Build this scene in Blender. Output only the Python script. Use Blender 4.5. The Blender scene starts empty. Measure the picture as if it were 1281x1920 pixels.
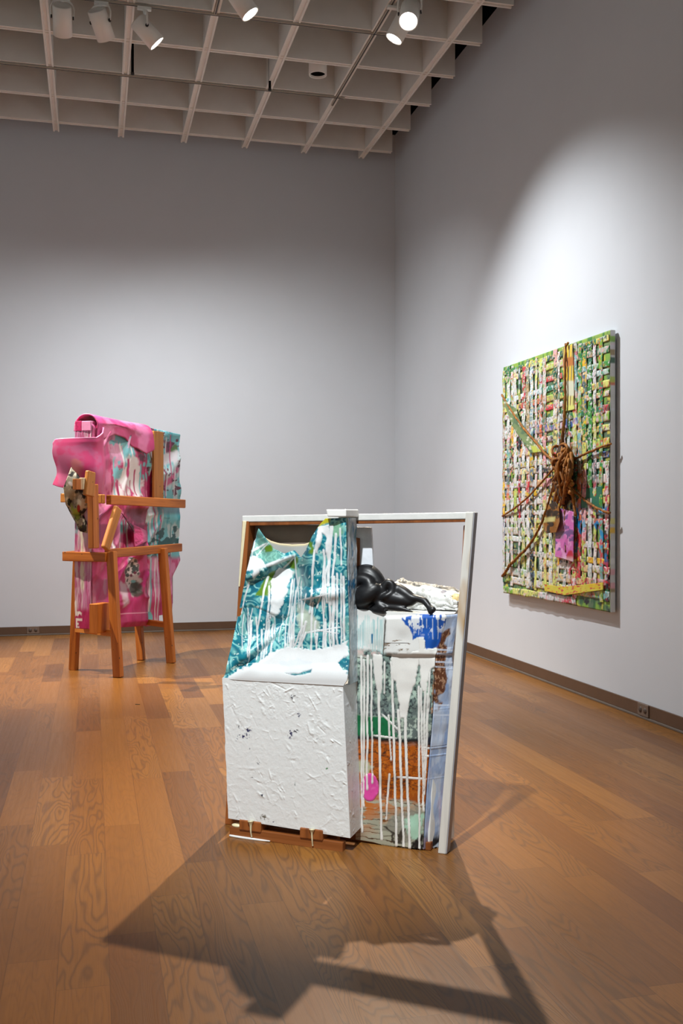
import bpy, bmesh, math, random
import numpy as np
from mathutils import Vector, Matrix

SC = bpy.context.scene
COL = SC.collection
random.seed(7)
RNG = np.random.RandomState(11)
PI = math.pi

# ------------------------------------------------------------------ camera geometry (metres, corner of the room = origin)
CAM = np.array((-3.112, -10.19, 1.2))
F, CX, CY = 1880.0, 640.5, 960.0
RIGHT = np.array((0.9706, -0.2406, 0.0))
FWD = np.array((0.2406, 0.9706, 0.0))


def ray(px, py):
    px = np.asarray(px, float); py = np.asarray(py, float)
    rx = (px - CX) / F; rz = (CY - py) / F
    d = rx[..., None] * RIGHT + FWD
    d = d + np.zeros(rx.shape + (3,))
    d[..., 2] = rz
    return d


class Frame:
    """A standing place: origin on the floor, local x along the face, local y into depth."""
    def __init__(s, ox, oy, ang, oz=0.0):
        s.o = np.array((ox, oy, oz)); s.a = ang
        s.R = np.array(((math.cos(ang), -math.sin(ang), 0), (math.sin(ang), math.cos(ang), 0), (0, 0, 1.0)))
        s.co = s.R.T @ (CAM - s.o)

    def on(s, px, py, b):
        d = ray(px, py) @ s.R
        t = (b - s.co[1]) / d[..., 1]
        p = s.co + d * t[..., None]
        return p

    def world(s, p):
        return s.o + s.R @ np.asarray(p, float)


def at_y(px, py, Y):
    d = ray(px, py); t = (Y - CAM[1]) / d[1]
    return CAM + d * t


def at_z(px, py, z):
    d = ray(px, py); t = (z - CAM[2]) / d[2]
    return CAM + d * t


# ------------------------------------------------------------------ colour and noise
def lin(r, g, b):
    o = []
    for c in (r, g, b):
        c = c / 255.0
        o.append(c / 12.92 if c <= 0.04045 else ((c + 0.055) / 1.055) ** 2.4)
    return tuple(o)


def _h(ix, iy, seed):
    v = np.sin(ix * 127.1 + iy * 311.7 + seed * 74.7) * 43758.5453
    return v - np.floor(v)


def vn(x, y, seed=0):
    ix = np.floor(x); iy = np.floor(y)
    fx = x - ix; fy = y - iy
    fx = fx * fx * (3 - 2 * fx); fy = fy * fy * (3 - 2 * fy)
    a = _h(ix, iy, seed); b = _h(ix + 1, iy, seed); c = _h(ix, iy + 1, seed); d = _h(ix + 1, iy + 1, seed)
    return (a * (1 - fx) + b * fx) * (1 - fy) + (c * (1 - fx) + d * fx) * fy


def fbm(x, y, seed=0, o=4):
    s = 0; a = 0.5; n = 0
    for k in range(o):
        s = s + a * vn(x, y, seed + k * 3.1); n += a
        x = x * 2.03 + 1.7; y = y * 2.03 + 9.2; a *= 0.5
    return s / n


def ss(a, b, x):
    t = np.clip((x - a) / (b - a), 0, 1)
    return t * t * (3 - 2 * t)


def paint(C, m, col):
    m = np.clip(m, 0, 1)[..., None]
    C[:] = C * (1 - m) + np.array(col) * m


def drip(X, Y, x0, y0, y1, w, seed=0, wig=2.0, soft=0.8, dx=0.0):
    """Mask of one run of paint, in the panel's own coordinates."""
    t = np.clip((Y - y0) / max(1e-6, (y1 - y0)), 0, 1)
    xc = x0 + dx * t + wig * (fbm(Y * 0.03 + seed * 5.3, Y * 0 + seed, seed, 3) - 0.5) * 2
    ww = .62 * w * (1.25 - 0.5 * t + 0.5 * ss(0.93, 1.0, t))
    m = 1 - ss(ww - soft, ww + soft, np.abs(X - xc))
    return m * ss(y0 - 2, y0 + 2, Y) * (1 - ss(y1 - 2, y1 + 2, Y))


def ell(X, Y, cx, cy, rx, ry, rot=0, edge=0.25, rough=0.25, seed=0, sc=0.08):
    c, s = math.cos(rot), math.sin(rot)
    u = ((X - cx) * c + (Y - cy) * s) / rx; v = (-(X - cx) * s + (Y - cy) * c) / ry
    r = np.sqrt(u * u + v * v) + rough * (fbm(X * sc, Y * sc, seed, 3) - 0.5) * 2
    return 1 - ss(1 - edge, 1 + edge * 0.3, r)


def poly(X, Y, pts, soft=2.0, rough=0.0, seed=0, sc=0.1):
    """Soft mask inside a polygon."""
    if rough:
        X = X + rough * (fbm(X * sc, Y * sc, seed, 3) - 0.5) * 2
        Y = Y + rough * (fbm(X * sc + 31, Y * sc + 7, seed + 2, 3) - 0.5) * 2
    inside = np.zeros(X.shape, bool); dist = np.full(X.shape, 1e9)
    n = len(pts)
    for i in range(n):
        x1, y1 = pts[i]; x2, y2 = pts[(i + 1) % n]
        cond = ((y1 > Y) != (y2 > Y))
        xi = (x2 - x1) * (Y - y1) / ((y2 - y1) if y2 != y1 else 1e-9) + x1
        inside ^= cond & (X < xi)
        L = (x2 - x1) ** 2 + (y2 - y1) ** 2 + 1e-9
        t = np.clip(((X - x1) * (x2 - x1) + (Y - y1) * (y2 - y1)) / L, 0, 1)
        dist = np.minimum(dist, np.hypot(X - x1 - t * (x2 - x1), Y - y1 - t * (y2 - y1)))
    sd = np.where(inside, dist, -dist)
    return ss(-soft, soft, sd)


def seg(X, Y, x1, y1, x2, y2, w):
    """Gaussian ridge around a segment."""
    L = (x2 - x1) ** 2 + (y2 - y1) ** 2 + 1e-9
    t = np.clip(((X - x1) * (x2 - x1) + (Y - y1) * (y2 - y1)) / L, 0, 1)
    d2 = (X - x1 - t * (x2 - x1)) ** 2 + (Y - y1 - t * (y2 - y1)) ** 2
    return np.exp(-d2 / (w * w)) * np.clip(4 * t * (1 - t) + 0.25, 0, 1)


# ------------------------------------------------------------------ materials
MATS = {}


def nt(name):
    m = bpy.data.materials.new(name); m.use_nodes = True
    t = m.node_tree; b = t.nodes['Principled BSDF']
    return m, t, b


def N(t, typ, **kw):
    n = t.nodes.new(typ)
    for k, v in kw.items():
        setattr(n, k, v)
    return n


def math_(t, op, a, b=None):
    n = N(t, 'ShaderNodeMath', operation=op)
    for i, v in enumerate((a, b)):
        if v is None: continue
        if isinstance(v, (int, float)): n.inputs[i].default_value = v
        else: t.links.new(v, n.inputs[i])
    return n.outputs[0]


def mix(t, f, a, b, blend='MIX'):
    n = N(t, 'ShaderNodeMix', data_type='RGBA', blend_type=blend)
    for i, v in ((0, f), (6, a), (7, b)):
        if isinstance(v, (int, float)): n.inputs[i].default_value = v
        elif isinstance(v, tuple): n.inputs[i].default_value = v + (1,) if len(v) == 3 else v
        else: t.links.new(v, n.inputs[i])
    return n.outputs[2]


def ramp(t, f, stops, interp='LINEAR'):
    n = N(t, 'ShaderNodeValToRGB'); cr = n.color_ramp; cr.interpolation = interp
    while len(cr.elements) < len(stops): cr.elements.new(0.5)
    for e, (p, c) in zip(cr.elements, stops):
        e.position = p; e.color = tuple(c) + (1,)
    t.links.new(f, n.inputs[0])
    return n.outputs[0]


def noise(t, vec, scale, detail=4, dist=0.0, rough=0.55):
    n = N(t, 'ShaderNodeTexNoise')
    n.inputs['Scale'].default_value = scale; n.inputs['Detail'].default_value = detail
    n.inputs['Distortion'].default_value = dist; n.inputs['Roughness'].default_value = rough
    if vec is not None: t.links.new(vec, n.inputs['Vector'])
    return n.outputs['Fac']


def mapping(t, sc=(1, 1, 1), coord='Object'):
    tc = N(t, 'ShaderNodeTexCoord'); mp = N(t, 'ShaderNodeMapping')
    mp.inputs['Scale'].default_value = sc
    t.links.new(tc.outputs[coord], mp.inputs['Vector'])
    return mp.outputs[0]


def bump(t, b, h, strength=0.3, dist=0.01):
    n = N(t, 'ShaderNodeBump'); n.inputs['Strength'].default_value = strength; n.inputs['Distance'].default_value = dist
    t.links.new(h, n.inputs['Height']); t.links.new(n.outputs[0], b.inputs['Normal'])


def plain(name, col, rough=0.5, var=0.08, scale=20, metal=0.0, spec=0.5, bmp=0.0):
    if name in MATS: return MATS[name]
    m, t, b = nt(name)
    v = mapping(t)
    f = noise(t, v, scale)
    lo = tuple(c * (1 - var) for c in col); hi = tuple(min(1, c * (1 + var)) for c in col)
    t.links.new(ramp(t, f, [(0.3, lo), (0.7, hi)]), b.inputs['Base Color'])
    b.inputs['Roughness'].default_value = rough; b.inputs['Metallic'].default_value = metal
    b.inputs['Specular IOR Level'].default_value = spec
    if bmp: bump(t, b, f, bmp, 0.004)
    MATS[name] = m
    return m


def vcol(name, rough=0.4, bscale=250, bstr=0.12, coat=0.0, spec=0.5):
    if name in MATS: return MATS[name]
    m, t, b = nt(name)
    a = N(t, 'ShaderNodeAttribute', attribute_name='pigment')
    f = noise(t, mapping(t), bscale)
    g = N(t, 'ShaderNodeMapRange'); g.inputs['To Min'].default_value = 0.92; g.inputs['To Max'].default_value = 1.06
    t.links.new(f, g.inputs[0])
    vm = N(t, 'ShaderNodeVectorMath', operation='SCALE')
    t.links.new(a.outputs['Color'], vm.inputs[0]); t.links.new(g.outputs[0], vm.inputs['Scale'])
    t.links.new(vm.outputs[0], b.inputs['Base Color'])
    b.inputs['Roughness'].default_value = rough; b.inputs['Coat Weight'].default_value = coat
    b.inputs['Coat Roughness'].default_value = 0.15; b.inputs['Specular IOR Level'].default_value = spec
    bump(t, b, f, bstr, 0.002)
    MATS[name] = m
    return m


def emit(name, col, s):
    if name in MATS: return MATS[name]
    m, t, b = nt(name)
    b.inputs['Base Color'].default_value = (1, 1, 1, 1)
    b.inputs['Emission Color'].default_value = col + (1,); b.inputs['Emission Strength'].default_value = s
    MATS[name] = m
    return m


def wood(name, c1, c2, c3, rough=0.45, knots=True, gs=1.0):
    """Sawn timber, grain along local Z."""
    if name in MATS: return MATS[name]
    m, t, b = nt(name)
    v = mapping(t, (38 * gs, 38 * gs, 2.2 * gs))
    oi = N(t, 'ShaderNodeObjectInfo')
    ad = N(t, 'ShaderNodeVectorMath', operation='ADD'); sc = N(t, 'ShaderNodeVectorMath', operation='SCALE')
    cmb = N(t, 'ShaderNodeCombineXYZ')
    for i in range(3): t.links.new(oi.outputs['Random'], cmb.inputs[i])
    t.links.new(cmb.outputs[0], sc.inputs[0]); sc.inputs['Scale'].default_value = 40
    t.links.new(v, ad.inputs[0]); t.links.new(sc.outputs[0], ad.inputs[1])
    f = noise(t, ad.outputs[0], 1.0, 5, 0.6)
    col = ramp(t, f, [(0.25, c1), (0.5, c2), (0.75, c3)])
    rnd = N(t, 'ShaderNodeMapRange'); rnd.inputs['To Min'].default_value = 0.82; rnd.inputs['To Max'].default_value = 1.12
    t.links.new(oi.outputs['Random'], rnd.inputs[0])
    hs = N(t, 'ShaderNodeHueSaturation'); t.links.new(rnd.outputs[0], hs.inputs['Value']); t.links.new(col, hs.inputs['Color'])
    out = hs.outputs[0]
    if knots:
        vo = N(t, 'ShaderNodeTexVoronoi'); vo.inputs['Scale'].default_value = 11
        t.links.new(mapping(t, (1.6, 1.6, 1)), vo.inputs['Vector'])
        k = math_(t, 'LESS_THAN', vo.outputs['Distance'], 0.075)
        out = mix(t, k, out, (0.05, 0.02, 0.01))
    t.links.new(out, b.inputs['Base Color'])
    b.inputs['Roughness'].default_value = rough
    bump(t, b, f, 0.15, 0.002)
    MATS[name] = m
    return m


# ------------------------------------------------------------------ objects
def link(o, parent=None, props=None):
    COL.objects.link(o)
    if parent is not None: o.parent = parent
    if props:
        for k, v in props.items(): o[k] = v
    return o


def tag(o, label=None, cat=None, group=None, kind=None):
    if label: o['label'] = label
    if cat: o['category'] = cat
    if group: o['group'] = group
    if kind: o['kind'] = kind
    return o


def empty(name, loc, rz=0.0):
    o = bpy.data.objects.new(name, None); o.empty_display_size = 0.1
    o.location = tuple(float(c) for c in loc); o.rotation_euler = (0, 0, rz)
    return link(o)


def from_bm(name, bm, mat, parent=None, smooth=False, bevel=0.0, angle=35):
    me = bpy.data.meshes.new(name)
    bmesh.ops.recalc_face_normals(bm, faces=bm.faces)
    bm.to_mesh(me); bm.free()
    for mm in (mat if isinstance(mat, (list, tuple)) else [mat]): me.materials.append(mm)
    if smooth:
        me.polygons.foreach_set('use_smooth', [True] * len(me.polygons))
    o = link(bpy.data.objects.new(name, me), parent)
    if bevel:
        bv = o.modifiers.new('Bevel', 'BEVEL'); bv.width = bevel; bv.segments = 2; bv.limit_method = 'ANGLE'; bv.angle_limit = math.radians(angle)
    return o


def bm_box(bm, x0, x1, y0, y1, z0, z1, mi=0):
    vs = [bm.verts.new(p) for p in ((x0, y0, z0), (x1, y0, z0), (x1, y1, z0), (x0, y1, z0), (x0, y0, z1), (x1, y0, z1), (x1, y1, z1), (x0, y1, z1))]
    for f in ((0, 3, 2, 1), (4, 5, 6, 7), (0, 1, 5, 4), (1, 2, 6, 5), (2, 3, 7, 6), (3, 0, 4, 7)):
        fc = bm.faces.new([vs[i] for i in f]); fc.material_index = mi
    return vs


def box(name, x0, x1, y0, y1, z0, z1, mat, parent=None, bevel=0.0):
    bm = bmesh.new(); bm_box(bm, x0, x1, y0, y1, z0, z1)
    return from_bm(name, bm, mat, parent, bevel=bevel)


def prism8(name, pts, mat, parent=None, bevel=0.003):
    """Box from 4 bottom corners then 4 top corners."""
    bm = bmesh.new(); vs = [bm.verts.new(tuple(float(c) for c in p)) for p in pts]
    for f in ((0, 3, 2, 1), (4, 5, 6, 7), (0, 1, 5, 4), (1, 2, 6, 5), (2, 3, 7, 6), (3, 0, 4, 7)):
        bm.faces.new([vs[i] for i in f])
    return from_bm(name, bm, mat, parent, bevel=bevel)


def aligned(p0, p1, side):
    p0 = Vector([float(c) for c in p0]); p1 = Vector([float(c) for c in p1])
    z = (p1 - p0).normalized(); x = Vector(side); x = (x - z * x.dot(z)).normalized(); y = z.cross(x)
    M = Matrix((x, y, z)).transposed().to_4x4(); M.translation = p0
    return M, (p1 - p0).length


def beam(name, p0, p1, w, d, side, mat, parent=None, bevel=0.004, w2=None, ext=0.0):
    """Timber from p0 to p1; w across `side`, d across the third axis, grain along it."""
    M, L = aligned(p0, p1, side)
    w2 = w2 or w
    bm = bmesh.new()
    vs = []
    for z, ww in ((-ext, w), (L + ext, w2)):
        for sx, sy in ((-1, -1), (1, -1), (1, 1), (-1, 1)):
            vs.append(bm.verts.new((sx * ww / 2, sy * d / 2, z)))
    for f in ((0, 3, 2, 1), (4, 5, 6, 7), (0, 1, 5, 4), (1, 2, 6, 5), (2, 3, 7, 6), (3, 0, 4, 7)):
        bm.faces.new([vs[i] for i in f])
    o = from_bm(name, bm, mat, parent, bevel=bevel)
    o.matrix_local = M
    return o


def lathe(bm, prof, n=24, M=None, mi=0):
    rings = []
    for r, z in prof:
        if r < 1e-6:
            rings.append([bm.verts.new((0, 0, z))])
        else:
            rings.append([bm.verts.new((r * math.cos(2 * PI * i / n), r * math.sin(2 * PI * i / n), z)) for i in range(n)])
    for a, b in zip(rings, rings[1:]):
        for i in range(n):
            j = (i + 1) % n
            if len(a) == 1 and len(b) == 1: continue
            if len(a) == 1: f = bm.faces.new((a[0], b[j], b[i]))
            elif len(b) == 1: f = bm.faces.new((a[i], a[j], b[0]))
            else: f = bm.faces.new((a[i], a[j], b[j], b[i]))
            f.material_index = mi; f.smooth = True
    if M is not None:
        bmesh.ops.transform(bm, matrix=M, verts=[v for r in rings for v in r])


def spline(pts, n):
    """Catmull-Rom through pts (rows may carry extra columns such as a radius)."""
    P = np.array(pts, float); P = np.vstack((2 * P[0] - P[1], P, 2 * P[-1] - P[-2]))
    out = []
    m = len(P) - 3
    for i in range(m):
        for k in range(n):
            t = k / n
            a, b, c, d = P[i:i + 4]
            out.append(0.5 * (2 * b + (c - a) * t + (2 * a - 5 * b + 4 * c - d) * t * t + (3 * b - a - 3 * c + d) * t ** 3))
    out.append(P[-2])
    return np.array(out)


def bm_tube(bm, P, R, n=10, cap=True, lumps=0.0, mi=0):
    P = np.asarray(P, float); R = np.broadcast_to(np.asarray(R, float), (len(P),))
    up = Vector((0.13, 0.21, 0.97)); rings = []
    for i in range(len(P)):
        a = Vector(P[max(0, i - 1)]); b = Vector(P[min(len(P) - 1, i + 1)])
        z = (b - a).normalized()
        x = up.cross(z)
        if x.length < 1e-4: x = Vector((1, 0, 0))
        x.normalize(); y = z.cross(x); up = y if False else up
        ring = []
        for k in range(n):
            r = R[i] * (1 + lumps * (random.random() - 0.5))
            ring.append(bm.verts.new(Vector(P[i]) + x * (r * math.cos(2 * PI * k / n)) + y * (r * math.sin(2 * PI * k / n))))
        rings.append(ring)
    for a, b in zip(rings, rings[1:]):
        for i in range(n):
            f = bm.faces.new((a[i], a[(i + 1) % n], b[(i + 1) % n], b[i])); f.smooth = True; f.material_index = mi
    if cap:
        for r, fl in ((rings[0], True), (rings[-1], False)):
            f = bm.faces.new(r[::-1] if fl else r); f.material_index = mi


def grid(name, V, C, mat, parent=None, thick=0.004, offset=0.0, smooth=True):
    """Sheet from an (nv, nu, 3) array with its pigment per vertex, given a real thickness."""
    nv, nu = V.shape[:2]
    me = bpy.data.meshes.new(name)
    idx = np.arange(nv * nu).reshape(nv, nu)
    q = np.stack((idx[1:, :-1], idx[1:, 1:], idx[:-1, 1:], idx[:-1, :-1]), -1).reshape(-1, 4)
    me.vertices.add(nv * nu); me.vertices.foreach_set('co', V.reshape(-1).astype(np.float32))
    nf = len(q)
    me.loops.add(nf * 4); me.loops.foreach_set('vertex_index', q.reshape(-1).astype(np.int32))
    me.polygons.add(nf)
    me.polygons.foreach_set('loop_start', np.arange(0, nf * 4, 4, dtype=np.int32))
    try: me.polygons.foreach_set('loop_total', np.full(nf, 4, dtype=np.int32))
    except Exception: pass
    me.polygons.foreach_set('use_smooth', np.full(nf, smooth))
    me.update(calc_edges=True)
    if C is not None:
        at = me.attributes.new('pigment', 'FLOAT_COLOR', 'POINT')
        c4 = np.ones((nv * nu, 4), np.float32); c4[:, :3] = np.clip(C.reshape(-1, 3), 0, 1)
        at.data.foreach_set('color', c4.reshape(-1))
    me.materials.append(mat)
    o = link(bpy.data.objects.new(name, me), parent)
    if thick:
        s = o.modifiers.new('Solidify', 'SOLIDIFY'); s.thickness = thick; s.offset = offset
    return o


def polyline(pts, s):
    """Points at s in [0,1] along a polyline given as (s,x,y) rows."""
    P = np.array(pts, float)
    return np.interp(s, P[:, 0], P[:, 1]), np.interp(s, P[:, 0], P[:, 2])


def coons(top, bot, left, right, nu, nv):
    """Pixel coordinates filling four boundary polylines."""
    s = np.linspace(0, 1, nu)[None, :]; t = np.linspace(0, 1, nv)[:, None]
    Tx, Ty = polyline(top, s); Bx, By = polyline(bot, s); Lx, Ly = polyline(left, t); Rx, Ry = polyline(right, t)
    def f(T, B, L, R):
        return (1 - t) * T + t * B + (1 - s) * L + s * R - ((1 - s) * (1 - t) * T[0, 0] + s * (1 - t) * T[0, -1] + (1 - s) * t * B[0, 0] + s * t * B[0, -1])
    return f(Tx, Bx, Lx, Rx), f(Ty, By, Ly, Ry)


# ------------------------------------------------------------------ materials in use
WALL = plain('wall_paint', lin(209, 213, 217), 0.75, 0.012, 3, spec=0.25)
GRID_M = plain('grid_paint', lin(234, 229, 221), 0.8, 0.03, 6, spec=0.2)
BLACK = plain('void_black', lin(14, 14, 14), 0.9, 0.1, 8, spec=0.1)
BASE = plain('baseboard_brown', lin(96, 72, 54), 0.45, 0.06, 12)
BASEG = plain('baseboard_foot_grey', lin(108, 98, 88), 0.5, 0.06, 12)
FIX = plain('fixture_white', lin(236, 232, 224), 0.45, 0.03, 12)
FIXG = plain('fixture_grey', lin(120, 118, 114), 0.5, 0.05, 12)
DARK = plain('dark_metal', lin(28, 27, 26), 0.5, 0.1, 20)
PINE = wood('orange_pine', lin(146, 76, 20), lin(184, 106, 36), lin(202, 126, 54))
PINEL = wood('light_pine', lin(170, 104, 38), lin(192, 124, 54), lin(206, 142, 72))
BROWNW = wood('brown_timber', lin(104, 54, 22), lin(140, 78, 32), lin(160, 94, 46), knots=False)
WHITEW = plain('painted_white_timber', lin(214, 214, 210), 0.5, 0.05, 30, bmp=0.3)
CREAM = plain('cream_paint', lin(226, 214, 176), 0.35, 0.05, 40)
WHITEP = plain('white_paint', lin(232, 231, 228), 0.35, 0.03, 40)


def floor_material():
    m, t, b = nt('oak_floor')
    tc = N(t, 'ShaderNodeTexCoord'); sp = N(t, 'ShaderNodeSeparateXYZ')
    t.links.new(tc.outputs['Object'], sp.inputs[0])
    X, Y = sp.outputs[0], sp.outputs[1]
    xs = math_(t, 'DIVIDE', math_(t, 'ADD', X, 3.07), 0.132)
    row = math_(t, 'FLOOR', xs); fx = math_(t, 'FRACT', xs)
    w1 = N(t, 'ShaderNodeTexWhiteNoise', noise_dimensions='1D'); t.links.new(row, w1.inputs['W'])
    w2 = N(t, 'ShaderNodeTexWhiteNoise', noise_dimensions='1D'); t.links.new(math_(t, 'ADD', row, 57.3), w2.inputs['W'])
    ln = math_(t, 'ADD', math_(t, 'MULTIPLY', w2.outputs['Value'], 0.7), 0.75)
    ys = math_(t, 'DIVIDE', math_(t, 'ADD', Y, math_(t, 'MULTIPLY', w1.outputs['Value'], 9.0)), ln)
    col = math_(t, 'FLOOR', ys); fy = math_(t, 'FRACT', ys)
    cid = N(t, 'ShaderNodeCombineXYZ'); t.links.new(row, cid.inputs[0]); t.links.new(col, cid.inputs[1])
    wn = N(t, 'ShaderNodeTexWhiteNoise', noise_dimensions='3D'); t.links.new(cid.outputs[0], wn.inputs['Vector'])
    sc = N(t, 'ShaderNodeSeparateColor'); t.links.new(wn.outputs['Color'], sc.inputs[0])
    r1, r2, r3 = sc.outputs
    # grain coordinates, shifted per board
    gx = math_(t, 'ADD', X, math_(t, 'MULTIPLY', r1, 37.0)); gy = math_(t, 'ADD', Y, math_(t, 'MULTIPLY', r2, 53.0))
    def vec(sx, sy):
        c = N(t, 'ShaderNodeCombineXYZ'); t.links.new(math_(t, 'MULTIPLY', gx, sx), c.inputs[0]); t.links.new(math_(t, 'MULTIPLY', gy, sy), c.inputs[1])
        t.links.new(math_(t, 'MULTIPLY', r3, 20.0), c.inputs[2])
        return c.outputs[0]
    big = noise(t, vec(8.0, 1.15), 1.0, 2.5, 0.25, 0.42)
    rings = math_(t, 'SINE', math_(t, 'MULTIPLY', big, math_(t, 'ADD', math_(t, 'MULTIPLY', r3, 90.0), 110.0)))
    rings = math_(t, 'POWER', math_(t, 'ADD', math_(t, 'MULTIPLY', rings, 0.5), 0.5), 3.0)
    pore = noise(t, vec(420.0, 7.0), 1.0, 3.0, 0.0, 0.6)
    fine = noise(t, vec(70.0, 2.2), 1.0, 4.0, 0.3, 0.6)
    cloud = noise(t, vec(5.0, 1.6), 1.0, 2.0)
    base = ramp(t, r1, [(0.0, lin(110, 66, 26)), (0.25, lin(146, 95, 42)), (0.5, lin(124, 78, 31)), (0.75, lin(162, 110, 52)), (1.0, lin(102, 60, 23))])
    c = mix(t, math_(t, 'MULTIPLY', fine, 0.38), base, lin(78, 46, 20))
    strength = math_(t, 'MULTIPLY', rings, math_(t, 'ADD', math_(t, 'MULTIPLY', math_(t, 'GREATER_THAN', r2, 0.5), 0.36), 0.16))
    c = mix(t, strength, c, lin(74, 50, 32))
    c = mix(t, math_(t, 'MULTIPLY', math_(t, 'LESS_THAN', pore, 0.40), 0.22), c, lin(70, 42, 22))
    c = mix(t, math_(t, 'MULTIPLY', cloud, 0.16), c, lin(152, 102, 50))
    # seams
    ex = math_(t, 'MINIMUM', fx, math_(t, 'SUBTRACT', 1.0, fx)); ex = math_(t, 'LESS_THAN', ex, 0.008)
    ey = math_(t, 'MULTIPLY', math_(t, 'MINIMUM', fy, math_(t, 'SUBTRACT', 1.0, fy)), ln); ey = math_(t, 'LESS_THAN', ey, 0.0011)
    seam = math_(t, 'MAXIMUM', ex, ey)
    c = mix(t, math_(t, 'MULTIPLY', seam, 0.45), c, lin(70, 42, 22))
    t.links.new(c, b.inputs['Base Color'])
    rr = math_(t, 'ADD', math_(t, 'MULTIPLY', fine, 0.16), 0.26)
    t.links.new(rr, b.inputs['Roughness'])
    b.inputs['Specular IOR Level'].default_value = 0.30
    hgt = math_(t, 'SUBTRACT', math_(t, 'MULTIPLY', pore, 0.5), math_(t, 'ADD', math_(t, 'MULTIPLY', seam, 1.5), math_(t, 'MULTIPLY', rings, 0.35)))
    bump(t, b, hgt, 0.10, 0.002)
    return m


# ------------------------------------------------------------------ the room
def structure(o): o['kind'] = 'structure'; return o

GB = 4.87          # underside of the ceiling grid
structure(box('floor', -7.5, 0.0, -12.5, 0.0, -0.05, 0.0, floor_material()))
structure(box('wall_back', -7.5, 0.12, 0.0, 0.12, 0.0, 5.2, WALL))
structure(box('wall_right', 0.0, 0.12, -12.5, 0.0, 0.0, 5.2, WALL))
bm = bmesh.new()
bm_box(bm, -7.5, 0.4, -12.5, 0.4, 5.75, 5.85)
bm_box(bm, -7.5, 0.4, 0.3, 0.4, 5.2, 5.75)
bm_box(bm, 0.3, 0.4, -12.5, 0.3, 5.2, 5.75)
structure(from_bm('ceiling', bm, BLACK))

GX = [-0.411 - 0.609 * k for k in range(12)]
GY = [-0.361 - 0.609 * k for k in range(20)]


def fin(bm, along, c, a0, a1, z0, z1, w=0.058):
    """One deep blade of the grid with a shallow groove along its underside."""
    g, dp = 0.030, 0.012
    prof = [(-w / 2, z1), (-w / 2, z0), (-g / 2, z0), (-g / 2 + 0.003, z0 + dp), (g / 2 - 0.003, z0 + dp), (g / 2, z0), (w / 2, z0), (w / 2, z1)]
    A = []; B = []
    for o, z in prof:
        if along == 'y': A.append(bm.verts.new((c + o, a0, z))); B.append(bm.verts.new((c + o, a1, z)))
        else: A.append(bm.verts.new((a0, c + o, z))); B.append(bm.verts.new((a1, c + o, z)))
    n = len(prof)
    for i in range(n): bm.faces.new((A[i], A[(i + 1) % n], B[(i + 1) % n], B[i]))
    # end caps split so that they stay convex
    for E in (A, B):
        bm.faces.new((E[0], E[1], E[2], E[3])); bm.faces.new((E[0], E[3], E[4], E[7])); bm.faces.new((E[4], E[5], E[6], E[7]))


bm = bmesh.new()
for x in GX: fin(bm, 'y', x, -12.3, -0.135, GB, GB + 0.42)
for y in GY: fin(bm, 'x', y, -7.4, -0.149, GB + 0.006, GB + 0.415)
structure(from_bm('ceiling_grid', bm, GRID_M))

for nm, a in (('baseboard_back', (-7.5, 0.0, -0.012, 0.0)), ('baseboard_right', (-0.012, 0.0, -12.5, -0.012))):
    structure(box(nm, a[0], a[1], a[2], a[3], 0.014, 0.087, BASE, bevel=0.002))
structure(box('trim_1', -7.5, 0.0, -0.020, 0.0, 0.0, 0.014, BASEG, bevel=0.003))
structure(box('trim_2', -0.020, 0.0, -12.5, -0.020, 0.0, 0.014, BASEG, bevel=0.003))


def outlet(fr_pts, wallname, label):
    """Cover plate set into the baseboard, with its two sockets."""
    (cx, cy, rz) = fr_pts
    t = empty('power_outlet', (cx, cy, 0.052), rz)
    tag(t, label, 'outlet')
    plate = plain('outlet_plate', lin(118, 100, 86), 0.4, 0.05, 20)
    box('cover_plate', -0.058, 0.058, -0.020, -0.012, -0.036, 0.036, plate, t, bevel=0.003)
    for s in (-0.026, 0.026):
        bm = bmesh.new(); lathe(bm, [(0, 0), (0.015, 0), (0.017, -0.003), (0.017, -0.005)], 16, Matrix.Translation((s, -0.023, 0)) @ Matrix.Rotation(PI / 2, 4, 'X'))
        from_bm('socket', bm, plain('outlet_socket', lin(84, 70, 60), 0.5), t)
    return t


p = at_y(62, 1186, -0.02); outlet((p[0], 0.0, 0.0), 'back', 'small brown power outlet in the baseboard left of the pink stool sculpture')
# right-hand plate: on the plane of the right wall
d = ray(1211, 1331); tt = (0.0 - CAM[0]) / d[0]; p = CAM + d * tt
outlet((0.0, p[1], -PI / 2), 'right', 'brown power outlet plate in the baseboard below the woven painting')

# ================================================================== centre sculpture: frame, teal sheet, white block, collaged box
CF = Frame(-2.627, -6.338, math.radians(-35.95))
cs = empty('assemblage_sculpture', CF.o, CF.a)
tag(cs, 'white-dripped frame sculpture with teal sheet, white block and black knotted figure', 'sculpture')


def cp(px, py, b):
    return CF.on(px, py, b)


def lath_box(name, pb, pt, bw, tw, b0, b1, mat, bevel=0.003):
    """Upright timber: left-bottom and left-top pixels on plane b0, widths in metres."""
    B = cp(pb[0], pb[1], b0); T = cp(pt[0], pt[1], b0)
    pts = []
    for P, w in ((B, bw), (T, tw)):
        z = max(P[2], 0.0)
        pts += [(P[0], b0, z), (P[0] + w, b0, z), (P[0] + w, b1, z), (P[0], b1, z)]
    return prism8(name, pts, mat, cs, bevel)


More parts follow.
